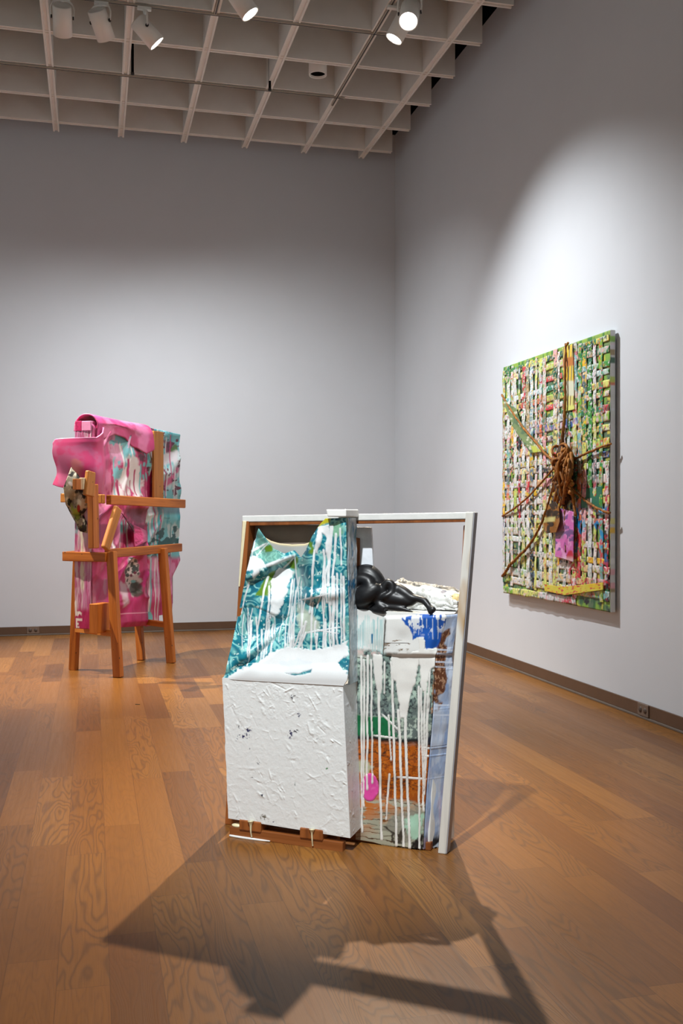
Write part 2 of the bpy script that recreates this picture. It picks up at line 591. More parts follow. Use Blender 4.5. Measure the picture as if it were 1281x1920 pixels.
# --- frame
lath_box('left_stile', (421.5, 1550), (454, 976), 0.030, 0.030, 0.0, 0.075, BROWNW)
o = lath_box('painted_edge', (447, 1100), (455, 977), 0.006, 0.016, -0.003, 0.0, CREAM, 0.001)
o.name = 'paint_run'
TL = cp(454, 967, 0.0); TR = cp(874, 960.5, 0.0)
prism8('top_rail', [(TL[0], 0.0, TL[2] - 0.024), (TR[0], 0.0, TR[2] - 0.024), (TR[0], 0.07, TR[2] - 0.024), (TL[0], 0.07, TL[2] - 0.024),
                    (TL[0], 0.0, TL[2]), (TR[0], 0.0, TR[2]), (TR[0], 0.07, TR[2]), (TL[0], 0.07, TL[2])], WHITEW, cs)
prism8('rail_underside', [(TL[0] + .03, 0.003, TL[2] - 0.038), (TR[0], 0.003, TR[2] - 0.034), (TR[0], 0.067, TR[2] - 0.034), (TL[0] + .03, 0.067, TL[2] - 0.038),
                          (TL[0] + .03, 0.003, TL[2] - 0.024), (TR[0], 0.003, TR[2] - 0.024), (TR[0], 0.067, TR[2] - 0.024), (TL[0] + .03, 0.067, TL[2] - 0.024)], BROWNW, cs, 0.002)


def post_material():
    m, t, b = nt('streaked_post')
    v = mapping(t, (30, 30, 3.0))
    f = noise(t, v, 1.0, 4, 0.5); g = noise(t, mapping(t, (6, 6, 2.2)), 1.0, 3)
    c = ramp(t, f, [(0.3, lin(206, 203, 196)), (0.6, lin(222, 219, 210)), (0.8, lin(190, 186, 178))])
    c = mix(t, ramp(t, g, [(0.50, (0, 0, 0)), (0.60, (1, 1, 1))]), c, lin(178, 142, 92))
    t.links.new(c, b.inputs['Base Color']); b.inputs['Roughness'].default_value = 0.5
    bump(t, b, f, 0.3, 0.003)
    return m


POST = post_material()
lath_box('right_post', (821, 1601), (873.5, 960), 0.029, 0.028, -0.01, 0.036, POST)
SHADEP = plain('lilac_grey_shade', lin(160, 160, 166), .5, .16, 14, bmp=.3)  # grey-lilac puts the shade of the post's side face into colour
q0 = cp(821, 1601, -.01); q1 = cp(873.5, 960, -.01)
prism8('side_shade_strip', [(q0[0] + .0292, -.008, .002), (q0[0] + .0325, -.008, .002), (q0[0] + .0325, .0345, .002), (q0[0] + .0292, .0345, .002), (q1[0] + .0282, -.008, q1[2] - .002), (q1[0] + .0315, -.008, q1[2] - .002), (q1[0] + .0315, .0345, q1[2] - .002), (q1[0] + .0282, .0345, q1[2] - .002)], SHADEP, cs, .001)  # thin strip added to carry the post side's shade as colour
lath_box('batten', (861, 1150), (869, 985), 0.012, 0.012, 0.025, 0.045, BROWNW)
# bottom rail of the big frame
Bl = cp(424, 1548, 0.0); Br = cp(838, 1598, 0.0)
prism8('bottom_rail', [(Bl[0], 0.005, 0.0), (Br[0] - .06, 0.005, 0.0), (Br[0] - .06, 0.07, 0.0), (Bl[0], 0.07, 0.0),
                       (Bl[0], 0.005, 0.03), (Br[0] - .06, 0.005, 0.03), (Br[0] - .06, 0.07, 0.03), (Bl[0], 0.07, 0.03)], BROWNW, cs)

# --- cap block over the middle
c0 = cp(611, 955, -0.125); c1 = cp(649, 969, -0.125)
prism8('cap_block', [(c0[0] + .006, -0.125, c1[2]), (c1[0], -0.125, c1[2]), (c1[0], 0.0, c1[2] - .002), (c0[0] + .006, 0.0, c1[2] - .002),
                     (c0[0], -0.125, c0[2]), (c1[0], -0.125, c0[2]), (c1[0], 0.0, c0[2]), (c0[0], 0.0, c0[2])], WHITEP, cs, 0.004)

# --- raw canvas behind, and the grey cloth hem
cb = [cp(478, 984, 0.06), cp(650, 984, 0.06)]
prism8('canvas_back', [(cb[0][0], 0.055, 0.05), (cb[1][0], 0.055, 0.05), (cb[1][0], 0.062, 0.05), (cb[0][0], 0.062, 0.05),
                       (cb[0][0], 0.055, cb[0][2]), (cb[1][0], 0.055, cb[1][2]), (cb[1][0], 0.062, cb[1][2]), (cb[0][0], 0.062, cb[0][2])],
       plain('raw_canvas', lin(150, 134, 120), 0.85, 0.12, 14), cs, 0.0)
Pw = cp(np.array([560., 596., 596.]), np.array([984., 984., 991.]), 0.05)
nu, nv = 60, 24
s = np.linspace(0, 1, nu)[None, :]; t = np.linspace(0, 1, nv)[:, None]
hem = [(0, 488, 1002), (.16, 508, 1014), (.35, 525, 1019), (.6, 548, 1021), (.8, 572, 1020), (1, 588, 1014)]
hx, hy = polyline(hem, s); px = hx + 0 * t; py = hy + t * 60
V = cp(px, py, 0.03 + 0.006 * np.sin(px * 0.12) * t)
C = np.ones((nv, nu, 3)) * np.array(lin(172, 172, 168)); paint(C, (1 - ss(0.03, 0.06, t)) * np.ones((nv, nu)), lin(226, 206, 160))
grid('cloth_hem', V, C, vcol('grey_cloth', 0.8), cs, 0.003)

# --- the teal sheet
nu, nv = 250, 330
PX, PY = coons([(0, 486, 991), (.06, 498, 1008), (.17, 514, 1029), (.30, 535, 1038), (.41, 553, 1032), (.49, 566, 1047), (.57, 576, 1031), (.66, 588, 1003), (.74, 600, 984), (.83, 611, 972), (1, 650, 971)],
               [(0, 419, 1273), (1, 645, 1286)],
               [(0, 486, 991), (.12, 474, 1026), (.3, 463, 1076), (.55, 449, 1145), (.8, 434, 1216), (.97, 421, 1269), (1, 419, 1273)],
               [(0, 650, 971), (.3, 651, 1065), (.6, 655, 1160), (.85, 656, 1240), (.96, 652, 1275), (1, 645, 1286)], nu, nv)
s = np.linspace(0, 1, nu)[None, :] + 0 * PX; t = np.linspace(0, 1, nv)[:, None] + 0 * PX
# the diagonal valley: how far right of it a point lies
dx_line = np.interp(PY, [990, 1046, 1100, 1150, 1195, 1235, 1268, 1290], [560, 566, 572, 562, 535, 490, 432, 395])
right_of = ss(-22, 20, PX - dx_line)
base = -0.002 - 0.118 * ss(0.55, 1.0, t) ** 1.0
fwd = -0.098 * right_of * (1 - 0.25 * t)
belly = -0.046 * np.exp(-((dx_line - PX - 72) / 46.0) ** 2) * ss(1080, 1130, PY) * ss(0.0, .12, s)
fold = belly - 0.022 * seg(PX, PY, 462, 1086, 500, 1062, 12) - 0.030 * seg(PX, PY, 495, 1066, 558, 1032, 9) - 0.016 * seg(PX, PY, 560, 1120, 640, 1112, 10)
fold += -0.012 * seg(PX, PY, 570, 1126, 585, 1105, 16) + 0.006 * seg(PX, PY, 575, 1130, 625, 1112, 8) - 0.015 * seg(PX, PY, 600, 985, 575, 1110, 22)
fold += 0.005 * ss(-3, 3, PY - (1146 + 10 * np.sin(PX * 0.05))) * (PX < 566) * (1 - right_of)
fold += -0.02 * seg(PX, PY, 448, 1240, 560, 1160, 10) + 0.014 * seg(PX, PY, 470, 1000, 500, 1050, 10)
crump = 0.030 * (fbm(PX * 0.026, PY * 0.016, 3, 2) - 0.5) + 0.003 * (fbm(PX * 0.08, PY * 0.06, 9, 2) - 0.5)
crump = crump * (1 - .8 * ss(1190, 1225, PY + .10 * (560 - PX)))
b = base * (1 - right_of) + (base * 0.35 * ss(0.6, 1, t)) * right_of + fwd + (fold + crump) * ss(0.0, 0.04, t) * (1 - ss(0.93, 1.0, t))
b = b * (1 - ss(0.86, .965, t)) - 0.1175 * ss(0.86, .965, t)
b = np.minimum(b + .012 * np.exp(-((dx_line - PX - 12) / 16.0) ** 2), 0.022)
b = np.where(s > 0.97, b * 1.0, b)
# pigment: marbled dye, leaf greens, poured white
wx = PX + 16 * (fbm(PX * 0.03, PY * 0.03, 21) - .5); wy = PY + 16 * (fbm(PX * 0.03, PY * 0.03, 27) - .5)
f1 = fbm(wx * 0.055, wy * 0.055, 5, 2); f2 = fbm(wx * 0.035, wy * 0.028, 15, 3)
C = np.ones(PX.shape + (3,)) * np.array(lin(6, 128, 146))
paint(C, ss(.45, .75, f2) * .8, lin(4, 96, 116))
ring = .5 + .5 * np.sin(f1 * 24 + 5 * f2)
paint(C, ss(.5, 0, ring) * .55, lin(3, 92, 114)); paint(C, ss(.62, 1.0, ring) * (.35 + .55 * ss(.3, .6, fbm(PX * .03, PY * .03, 44))), lin(146, 212, 206))
paint(C, ss(.60, .72, f1) * .55, lin(128, 192, 184))
spots = fbm(PX * .22, PY * .22, 61, 2); paint(C, ss(.74, .80, spots), lin(200, 228, 220))
paint(C, poly(PX, PY, [(487, 992), (505, 1015), (530, 1040), (520, 1060), (498, 1058), (475, 1040)], 8, 8, 4) * .65, lin(126, 176, 150))
paint(C, poly(PX, PY, [(562, 1130), (600, 1165), (600, 1180), (574, 1186), (560, 1170)], 4, 5, 5) * .9, lin(196, 206, 188))
for pts in ([(507, 1072), (518, 1066), (504, 1118), (483, 1119), (482, 1112)], [(498, 1020), (512, 1024), (510, 1034), (500, 1036)], [(584, 1014), (590, 1020), (586, 1040), (581, 1036)],
            [(540, 1052), (560, 1044), (560, 1066), (546, 1066)]):
    paint(C, poly(PX, PY, pts, 2, 4, 3), lin(92, 130, 28))
paint(C, poly(PX, PY, [(596, 990), (606, 968), (624, 968), (618, 980), (604, 984)], 2, 2, 2), lin(196, 190, 40))
paint(C, poly(PX, PY, [(620, 985), (640, 975), (646, 1000), (630, 1010)], 4, 4, 2) * .8, lin(140, 190, 150))
W = np.zeros(PX.shape)
def addw(m): np.maximum(W, m, out=W)
addw(poly(PX, PY, [(522, 1062), (554, 1071), (546, 1080), (536, 1112), (524, 1146), (512, 1158), (507, 1130), (508, 1092)], 1.5, 4, 1))
addw(poly(PX, PY, [(470, 1042), (490, 1048), (496, 1062), (484, 1074), (478, 1088), (474, 1070), (462, 1075)], 1.5, 5, 2))
addw(poly(PX, PY, [(600, 988), (618, 982), (621, 1010), (617, 1052), (612, 1040), (612, 1005), (604, 1000), (594, 1038), (590, 1030)], 1.5, 3, 6))
pool = [(425, 1275), (430, 1268), (455, 1256), (470, 1250), (500, 1234), (512, 1224), (535, 1216), (560, 1212), (575, 1220), (600, 1217), (625, 1214), (640, 1207), (652, 1200), (653, 1228), (640, 1236), (636, 1246), (646, 1256), (658, 1268), (658, 1300), (415, 1300)]
addw(poly(PX, PY, pool, 1.5, 5, 8, .12))
rr = np.random.RandomState(5)
for k in range(22):
    x0 = rr.uniform(548, 648); y0 = rr.uniform(1060, 1190); addw(drip(PX, PY, x0, y0, rr.uniform(1205, 1240), rr.uniform(.9, 1.9), k, 2.5, .6, rr.uniform(-3, 3) - (16 if x0 < 580 else 0)))
for k in range(9):
    x0 = rr.uniform(500, 570); addw(drip(PX, PY, x0, rr.uniform(1080, 1160), rr.uniform(1190, 1238), rr.uniform(.8, 2.0), k + 40, 3, .6, rr.uniform(-6, 0)))
for k in range(12):
    x0 = rr.uniform(450, 520); y0 = rr.uniform(1140, 1180); addw(drip(PX, PY, x0, y0, y0 + rr.uniform(60, 95), rr.uniform(.8, 1.8), k + 70, 3, .6, rr.uniform(-12, 0)))
for x0, y0, y1, w, dx in ((622, 985, 1100, 4.0, -6), (632, 1000, 1135, 2.2, -12), (640, 990, 1060, 1.6, 2), (606, 1030, 1130, 2.0, 8), (645, 1080, 1200, 2.2, 2), (626, 1080, 1215, 3.4, 0), (616, 1060, 1140, 1.6, -22),
                          (590, 1030, 1150, 1.4, -8), (556, 1045, 1140, 1.6, 8), (480, 1000, 1070, 1.0, -12), (505, 1018, 1056, 1.2, -34), (468, 1090, 1150, 1.6, -14), (503, 1080, 1180, 1.8, -20), (515, 1085, 1160, 1.2, -8)):
    addw(drip(PX, PY, x0, y0, y1, w, x0, 2, .7, dx))
for (x1, y1, x2, y2, w) in ((482, 1068, 556, 1040, 1.6), (470, 1036, 502, 1018, 1.3), (556, 1040, 530, 1066, 1.1), (560, 1126, 622, 1112, .9), (575, 1186, 640, 1176, .8), (590, 1180, 636, 1188, .7)):
    addw(np.clip(seg(PX, PY, x1, y1, x2, y2, w) * 1.6, 0, 1))
W *= 1 - .95 * poly(PX, PY, [(535, 1262), (560, 1262), (586, 1254), (584, 1262), (556, 1268)], 1.5, 2, 3)
paint(C, W, lin(231, 233, 233))
paint(C, poly(PX, PY, [(524, 1242), (560, 1236), (586, 1242), (580, 1256), (545, 1264), (528, 1256)], 2, 3, 3) * .8, lin(222, 228, 232))
b = b - 0.0014 * W * (1 - ss(.95, 1, t))
V = cp(PX, PY, b)
TEAL = vcol('glossy_sheet', 0.40, 300, 0.05, 0.12)
grid('teal_sheet', V, C, TEAL, cs, 0.005, 1.0)

# --- side of the upper middle post: wrapped plastic edge
nu, nv = 24, 300
s = np.linspace(0, 1, nu)[None, :]; t = np.linspace(0, 1, nv)[:, None]
ztop = cp(649, 971, -0.08)[2]; zb = 0.585
fa = cp(649, 971, -0.082)[0]; fb = .549
z = ztop + (zb - ztop) * t + 0 * s
bb = -0.086 + 0.086 * s + 0.003 * np.sin(t * 40)
aa = fa + (fb - fa) * t + 0.003 * (fbm(s * 6 + 0 * t, t * 30 + 0 * s, 8) - .5) + 0.002
V = np.stack((aa + 0 * s, bb + 0 * t, z), -1)
sx = s * 24 + 0 * t; ty = t * 300 + 0 * s
C = np.ones(V.shape) * np.array(lin(176, 194, 204))
paint(C, ss(.45, .6, fbm(sx * .25, ty * .03, 4)), lin(214, 222, 226)); paint(C, ss(.55, .66, fbm(sx * .3, ty * .05, 14)) * ss(190, 120, ty), lin(60, 130, 176)); paint(C, ss(.6, .7, fbm(sx * .2, ty * .03, 24)) * ss(100, 40, ty) * .8, lin(24, 120, 130))
grid('side_panel', V, C, TEAL, cs, 0.006, 1.0)

# --- white block with trowelled relief
def block_face(name, p00, p10, p01, p11, nu, nv, seed, nstroke, amp, normal, colspots=()):
    s = np.linspace(0, 1, nu)[None, :]; t = np.linspace(0, 1, nv)[:, None]
    p00, p10, p01, p11 = [np.array(p, float) for p in (p00, p10, p01, p11)]   # bl br tl tr
    P = ((1 - s)[..., None] * (1 - t)[..., None]) * p01 + (s * (1 - t))[..., None] * p11 + ((1 - s) * t)[..., None] * p00 + (s * t)[..., None] * p10
    X = s * nu + 0 * t; Y = t * nv + 0 * s
    r = np.random.RandomState(seed); H = np.zeros((nv, nu))
    for k in range(nstroke):
        cx, cy = r.uniform(0, nu), r.uniform(0, nv); L = r.uniform(4, 26) * (1 if r.rand() < .85 else 2.2); a = math.radians(r.normal(42, 32)) if r.rand() < .75 else r.uniform(0, PI)
        w = r.uniform(1.1, 3.4); x2 = cx + L * math.cos(a); y2 = cy + L * math.sin(a)
        x0, x1 = int(max(0, min(cx, x2) - 12)), int(min(nu, max(cx, x2) + 12)); y0, y1 = int(max(0, min(cy, y2) - 12)), int(min(nv, max(cy, y2) + 12))
        if x1 <= x0 or y1 <= y0: continue
        g = seg(X[y0:y1, x0:x1], Y[y0:y1, x0:x1], cx, cy, x2, y2, w)
        H[y0:y1, x0:x1] += r.choice((1, 1, -.6)) * r.uniform(.3, 1) * g
    rid = 1 - np.abs(2 * fbm(X * .05, Y * .05, seed, 4) - 1); H = (H * .8 + .5 * (rid ** 8) * fbm(X * .02, Y * .02, seed + 4)) * (.25 + .9 * ss(.40, .62, fbm(X * .018, Y * .018, seed + 6, 3))) + .22 * (fbm(X * .14, Y * .14, seed + 1, 3) - .5)
    e = np.minimum(np.minimum(s, 1 - s) * nu, np.minimum(t, 1 - t) * nv) + 0 * H
    H *= ss(0, 5, e)
    P = P + H[..., None] * amp * np.array(normal)
    C = np.ones((nv, nu, 3)) * np.array(lin(232, 233, 231))
    for (x, y, rx, ry, col, sd) in colspots:
        m = ell(X, Y, x * nu, y * nv, rx, ry, 0, .4, .9, sd, .35) * ss(.5, .62, fbm(X * .3, Y * .3, sd, 2)); paint(C, m, col)
    return P, C, H


zT = 0.588; A0, A1, A2, A3 = 0.088, 0.574, 0.064, 0.546
zl0, zl1 = 0.066, 0.052; zt0, zt1 = 0.585, 0.588
ink = lin(52, 54, 92); ind = lin(60, 60, 70)
spots = [(.2, .36, 10, 5, ink, 3), (.17, .40, 16, 6, ink, 5), (.1, .43, 7, 3, ink, 7), (.2, .49, 6, 4, ind, 9), (.6, .10, 9, 5, ind, 11), (.63, .22, 5, 5, ink, 13), (.56, .36, 6, 10, ink, 15), (.6, .33, 9, 4, ind, 4), (.84, .56, 3, 3, lin(20, 120, 50), 17),
         (.575, .69, 2.5, 5, lin(20, 60, 50), 19), (.31, .955, 9, 7, lin(110, 104, 90), 21), (.39, .975, 5, 3, ink, 23), (.78, .36, 6, 4, ind, 25), (.28, .58, 6, 2.5, ind, 27), (.22, .68, 4, 2.5, ind, 29), (.3, .80, 6, 3, ind, 31), (.14, .34, 6, 3, ind, 33)]
P, C, _ = block_face('f', (A0, -.12, zl0), (A1, -.12, zl1), (A2, -.12, zt0), (A3, -.12, zt1), 300, 330, 3, 200, .0032, (0, -1, 0), spots)
# ragged left edge
yy = np.arange(330); P[:, 0, 0] += 0.006 * (fbm(yy * .06, yy * 0, 5) - .5)
PLASTER = vcol('impasto_white', 0.42, 180, 0.25)
wb = bmesh.new()
vs = [wb.verts.new(p) for p in ((A0, -.119, zl0), (A1, -.119, zl1), (A1 - .006, .0, zl1 + .004), (A0 + .004, .0, zl0), (A2, -.119, zt0), (A3, -.119, zt1), (A3, .0, zt1), (A2, .0, zt0))]
for f in ((0, 3, 2, 1), (4, 5, 6, 7), (1, 2, 6, 5), (2, 3, 7, 6), (3, 0, 4, 7)): wb.faces.new([vs[i] for i in f])
blk = from_bm('white_block', wb, WHITEP, cs)
fo = grid('plaster_front', P, C, PLASTER, blk, 0.0); 
P, C, _ = block_face('s', (A1, -.12, zl1), (A1 - .004, .0, zl1 + .004), (A3, -.12, zt1), (A3 + .004, .0, zt1), 60, 330, 9, 36, .002, (1, .2, 0), [])
C[:] = C * np.array((.93, .95, 1.0))  # side pigment cooled and darkened to carry its shade
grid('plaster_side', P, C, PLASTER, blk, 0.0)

# --- feet: runner, blocks, back runner
beam('runner', (.093, -.105, .019), (.545, -.105, .015), .03, .036, (0, 1, 0), BROWNW, cs, .003)
beam('runner', (.093, -.045, .017), (.50, -.045, .017), .03, .034, (0, 1, 0), BROWNW, cs, .003)
for px_ in (.18, .425):
    box('spacer_block', px_ - .045, px_ + .045, -.125, -.03, .030, .068, BROWNW, cs, .004)
def run(name, pts, rad, mat, parent):
    bm = bmesh.new(); P = spline(pts, 8); bm_tube(bm, P[:, :3], P[:, 3], 10)
    bmesh.ops.create_icosphere(bm, subdivisions=2, radius=rad, matrix=Matrix.Translation(tuple(P[-1, :3])))
    return from_bm(name, bm, mat, parent, smooth=True)
run('paint_drip', [(.185, -.127, .070, .012), (.186, -.128, .055, .005), (.186, -.128, .03, .003), (.187, -.124, .012, .0028)], .0032, CREAM, cs)
run('paint_drip', [(.43, -.127, .069, .011), (.43, -.128, .054, .004), (.431, -.128, .03, .0028), (.431, -.124, .010, .0025)], .003, CREAM, cs)
bm = bmesh.new(); bmesh.ops.create_icosphere(bm, subdivisions=3, radius=1, matrix=Matrix.Translation((.120, -.105, .040)) @ Matrix.Diagonal((.024, .016, .008, 1)))
from_bm('paint_blob', bm, CREAM, cs, smooth=True)
run('paint_edge', [(.095, -.122, .004, .004), (.15, -.123, .003, .0045), (.22, -.123, .003, .004), (.26, -.123, .004, .002)], .002, WHITEP, cs)

# --- right-hand collaged box
nu, nv = 190, 480
PX, PY = coons([(0, 661, 1141), (.3, 712, 1145), (.6, 768, 1148), (1, 836, 1154)],
               [(0, 668, 1573), (.25, 700, 1578), (.55, 738, 1589), (1, 793, 1602)],
               [(0, 661, 1141), (.5, 664, 1360), (1, 668, 1573)],
               [(0, 836, 1154), (.08, 831, 1180), (.2, 817, 1228), (.45, 812, 1336), (.75, 800, 1476), (1, 793, 1602)], nu, nv)
s = np.linspace(0, 1, nu)[None, :] + 0 * PX; t = np.linspace(0, 1, nv)[:, None] + 0 * PX
n1 = fbm(PX * .09, PY * .09, 2, 4); n2 = fbm(PX * .25, PY * .25, 12, 3); n3 = fbm(PX * .02, PY * .09, 31, 4)
C = np.ones(PX.shape + (3,)) * np.array(lin(226, 226, 222))
# bands from the top
jy = PY + 10 * (fbm(PX * .05, PY * .05, 71) - .5) - .09 * (PX - 665)
rock = ss(1213, 1222, jy) * (1 - ss(1334, 1340, jy))
paint(C, rock, lin(120, 140, 132)); paint(C, rock * ss(.5, .62, n2), lin(58, 70, 70)); paint(C, rock * ss(.56, .68, n1), lin(178, 200, 184)); paint(C, rock * ss(1285, 1325, jy) * .6 * ss(.3, .6, n1), lin(66, 72, 78))
paint(C, rock * (1 - ss(1218, 1240, jy)) * ss(.4, .6, n1), lin(212, 186, 180))
gr = ss(1334, 1340, jy) * (1 - ss(1376, 1382, jy))
paint(C, gr, lin(14, 104, 62)); paint(C, gr * ss(.55, .7, n1) * .7, lin(8, 70, 44)); paint(C, gr * ss(738, 748, PX + 14 * (n1 - .5)), lin(96, 108, 104)); paint(C, gr * ss(738, 748, PX) * ss(.5, .6, n2), lin(170, 184, 170))
paint(C, ss(1374, 1379, jy) * (1 - ss(1388, 1398, jy + 10 * n1)), lin(22, 28, 30)); paint(C, gr * ss(775, 800, PX) * ss(1352, 1372, jy), lin(26, 32, 48))
ru = ss(1380, 1390, jy) * (1 - ss(1496, 1503, jy + 16 * (n3 - .5)))
paint(C, ru, lin(176, 88, 18)); paint(C, ru * ss(.5, .62, n1) * .75, lin(120, 54, 14)); paint(C, ru * ss(.6, .7, n2) * .6, lin(206, 118, 34)); paint(C, ru * (1 - ss(.0, .030, np.abs(n3 - .45))) * .85, lin(48, 28, 20)); paint(C, ru * (1 - ss(.0, .022, np.abs(fbm(PX * .015, PY * .12, 87, 4) - .5))) * .8, lin(56, 30, 18)); paint(C, ru * ss(1440, 1500, jy) * ss(745, 790, PX) * .5, lin(96, 40, 18))
paint(C, poly(PX, PY, [(668, 1422), (690, 1424), (700, 1440), (690, 1450), (668, 1446)], 3, 5, 3) * .8, lin(184, 192, 160))
wd = ss(1486, 1496, jy + 22 * (n3 - .5))
strip = np.abs(np.sin((jy + 18 * fbm(PX * .02, PY * .06, 9)) * .30))
paint(C, wd, lin(166, 166, 146)); paint(C, wd * (1 - ss(.12, .30, strip)), lin(70, 52, 36)); paint(C, wd * ss(.42, .52, fbm(PX * .04, PY * .12, 77)) * ss(1600, 1510, PY + .5 * (PX - 668)), lin(188, 104, 30))
paint(C, poly(PX, PY, [(722, 1552), (745, 1524), (790, 1512), (794, 1560), (760, 1585)], 5, 12, 8) * .8, lin(130, 128, 116))
paint(C, poly(PX, PY, [(758, 1540), (776, 1528), (794, 1520), (794, 1568), (772, 1572)], 4, 10, 6), lin(166, 206, 182))
paint(C, poly(PX, PY, [(740, 1578), (722, 1548), (730, 1552), (745, 1575), (760, 1545), (766, 1556), (752, 1584)], 1.5, 7, 2) * .9, lin(36, 30, 24))
paint(C, poly(PX, PY, [(776, 1584), (794, 1560), (796, 1606), (770, 1602)], 3, 8, 11), lin(20, 20, 22))
pk = ell(PX, PY, 694, 1476, 16, 25, 0, .12, .10, 3); paint(C, pk, lin(222, 74, 160)); paint(C, pk * ss(.55, .7, n1) * .4, lin(240, 130, 190))
paint(C, ell(PX, PY, 742, 1458, 5, 6, 0, .3, .2, 2), lin(70, 34, 44))
# upper white cloth details
for x in np.arange(664, 722, 3.3):
    k = int(x); paint(C, drip(PX, PY, x, 1152 + 30 * _h(k, 3., 1.), 1226 - 20 * _h(k, 5., 1.), 1.6, k, 1.5, .8) * .8, lin(150, 194, 194) if k % 3 else lin(190, 214, 210))
paint(C, drip(PX, PY, 699, 1188, 1206, 2.4, 4, .5), lin(40, 110, 150))
paint(C, poly(PX, PY, [(725, 1160), (727, 1164), (722, 1226), (719, 1226)], .8, 1, 2), lin(60, 52, 44))
paint(C, ss(.62, .7, fbm(PX * .1, PY * .3, 5)) * poly(PX, PY, [(722, 1196), (770, 1200), (770, 1222), (722, 1220)], 3), lin(120, 96, 70))
paint(C, (1 - ss(.4, 1.1, np.abs(PY - 1205 - .02 * (PX - 722)))) * (PX > 722) * (PX < 768) * .8, lin(70, 60, 54))
paint(C, (1 - ss(.4, 1.2, np.abs(PY - 1231 - .15 * (PX - 664)))) * (PX < 690) * .9, lin(50, 40, 34))
blue = poly(PX, PY, [(754, 1160), (770, 1156), (800, 1152), (838, 1156), (832, 1176), (826, 1192), (824, 1224), (818, 1212), (806, 1216), (800, 1222), (796, 1200), (784, 1194), (776, 1200), (770, 1180)], 1.2, 3, 3)
paint(C, blue, lin(22, 84, 172)); paint(C, blue * ss(.54, .60, fbm(PX * .2, PY * .12, 5, 3)) * (1 - ss(1168, 1200, PY)), lin(224, 228, 232))
for k, x in enumerate((778, 786, 793, 801, 812, 820)): paint(C, blue * drip(PX, PY, x, 1160, 1176 + 22 * _h(float(k), 2., 9.), .8, k, 1), lin(214, 220, 230))
fur = poly(PX, PY, [(828, 1186), (838, 1196), (840, 1225), (815, 1336), (811, 1336), (816, 1228)], 2, 3, 4)
paint(C, fur, lin(104, 60, 34)); paint(C, fur * ss(.5, .62, n2), lin(170, 130, 100))
# poured white
W = np.zeros(PX.shape)
addw(poly(PX, PY, [(735, 1226), (790, 1222), (786, 1240), (782, 1268), (775, 1290), (768, 1312), (763, 1345), (752, 1345), (747, 1300), (744, 1276), (735, 1268), (736, 1246)], 1.2, 3, 4))
addw(poly(PX, PY, [(788, 1216), (822, 1216), (819, 1244), (809, 1252), (803, 1270), (801, 1296), (794, 1294), (790, 1282), (790, 1250), (786, 1240)], 1.2, 3, 5))
addw(poly(PX, PY, [(700, 1226), (718, 1228), (716, 1290), (711, 1305), (707, 1290), (702, 1250)], 1.2, 2, 6) * .95)
for x0, y0, y1, w, dx in ((678, 1230, 1560, 1.4, 2), (684, 1236, 1512, 1.3, -1), (691, 1228, 1480, 1.5, -2), (697, 1236, 1468, 1.2, 2), (711, 1290, 1574, 2.0, 5), (729, 1340, 1425, 1.2, 5), (735, 1240, 1585, 1.8, 10), (731, 1450, 1536, 1.2, -6), (748, 1330, 1592, 2.0, 10),
                          (760, 1330, 1590, 2.2, 10), (786, 1286, 1598, 1.5, 2), (791, 1290, 1520, 1.3, 5), (798, 1290, 1510, 1.3, -4), (803, 1300, 1490, 1.2, -6), (807, 1250, 1450, 1.1, -8), (722, 1240, 1300, 1.1, 0), (794, 1200, 1240, 5, 0), (790, 1195, 1230, 6, 2), (669, 1240, 1400, 1.0, 0)):
    addw(drip(PX, PY, x0, y0, y1, w, x0 % 17, 1.6, .6, dx))
for (x1, y1, x2, y2) in ((717, 1338, 750, 1370), (790, 1400, 812, 1403), (795, 1416, 812, 1418), (744, 1456, 802, 1460), (700, 1378, 745, 1384)):
    addw(np.clip(seg(PX, PY, x1, y1, x2, y2, .9) * 1.5, 0, 1))
for yy in (1228, 1249, 1257, 1330, 1350): addw(np.clip(seg(PX, PY, 812, yy, 842, yy - 2, 1.0) * 1.4, 0, 1))
paint(C, W, lin(231, 229, 223))
bb = 0.004 - .010 * (fbm(PX * .025, PY * .025, 3, 2) - .5) - .0016 * W - .003 * pk - .012 * poly(PX, PY, [(724, 1158), (836, 1154), (820, 1228), (724, 1226)], 4) * ss(0, .01, t)
bb = bb + .02 * ss(.9, 1.0, s) * ss(.3, .0, t)
V = cp(PX, PY, bb)
V[..., 2] = np.maximum(V[..., 2], 0.004)
FRONT_V = V.copy()
COLL = vcol('collage_gloss', 0.38, 300, 0.06, 0.1)
colb = grid('collage_front', V, C, COLL, cs, 0.006, 1.0)

# side of that box, turning back to the post
nu, nv2 = 40, nv
edge = FRONT_V[:, -1, :]
tt = np.linspace(0, 1, nv2)
dep = np.interp(tt, [0, .1, .3, .6, .85, 1], [.055, .05, .055, .06, .06, .05]); out = np.interp(tt, [0, .1, .3, .6, .85, 1], [.028, .035, .050, .052, .05, .045])
s = np.linspace(0, 1, nu)
V = edge[:, None, :] + np.stack((out[:, None] * s[None, :], dep[:, None] * s[None, :] + 0 * out[:, None], 0 * out[:, None] * s[None, :]), -1)
V[..., 0] += .006 * (fbm(s[None, :] * 4 + 0 * tt[:, None], tt[:, None] * 18 + 0 * s[None, :], 5) - .5) * s[None, :]
X = s[None, :] * 40 + 0 * tt[:, None]; Y = tt[:, None] * 480 + 0 * s[None, :]
C = np.ones(V.shape) * np.array(lin(164, 182, 212)); paint(C, ss(.4, .65, fbm(X * .12, Y * .02, 3)) * .8, lin(200, 208, 222)); paint(C, ss(.55, .7, fbm(X * .09, Y * .03, 13)) * .6, lin(120, 146, 188))
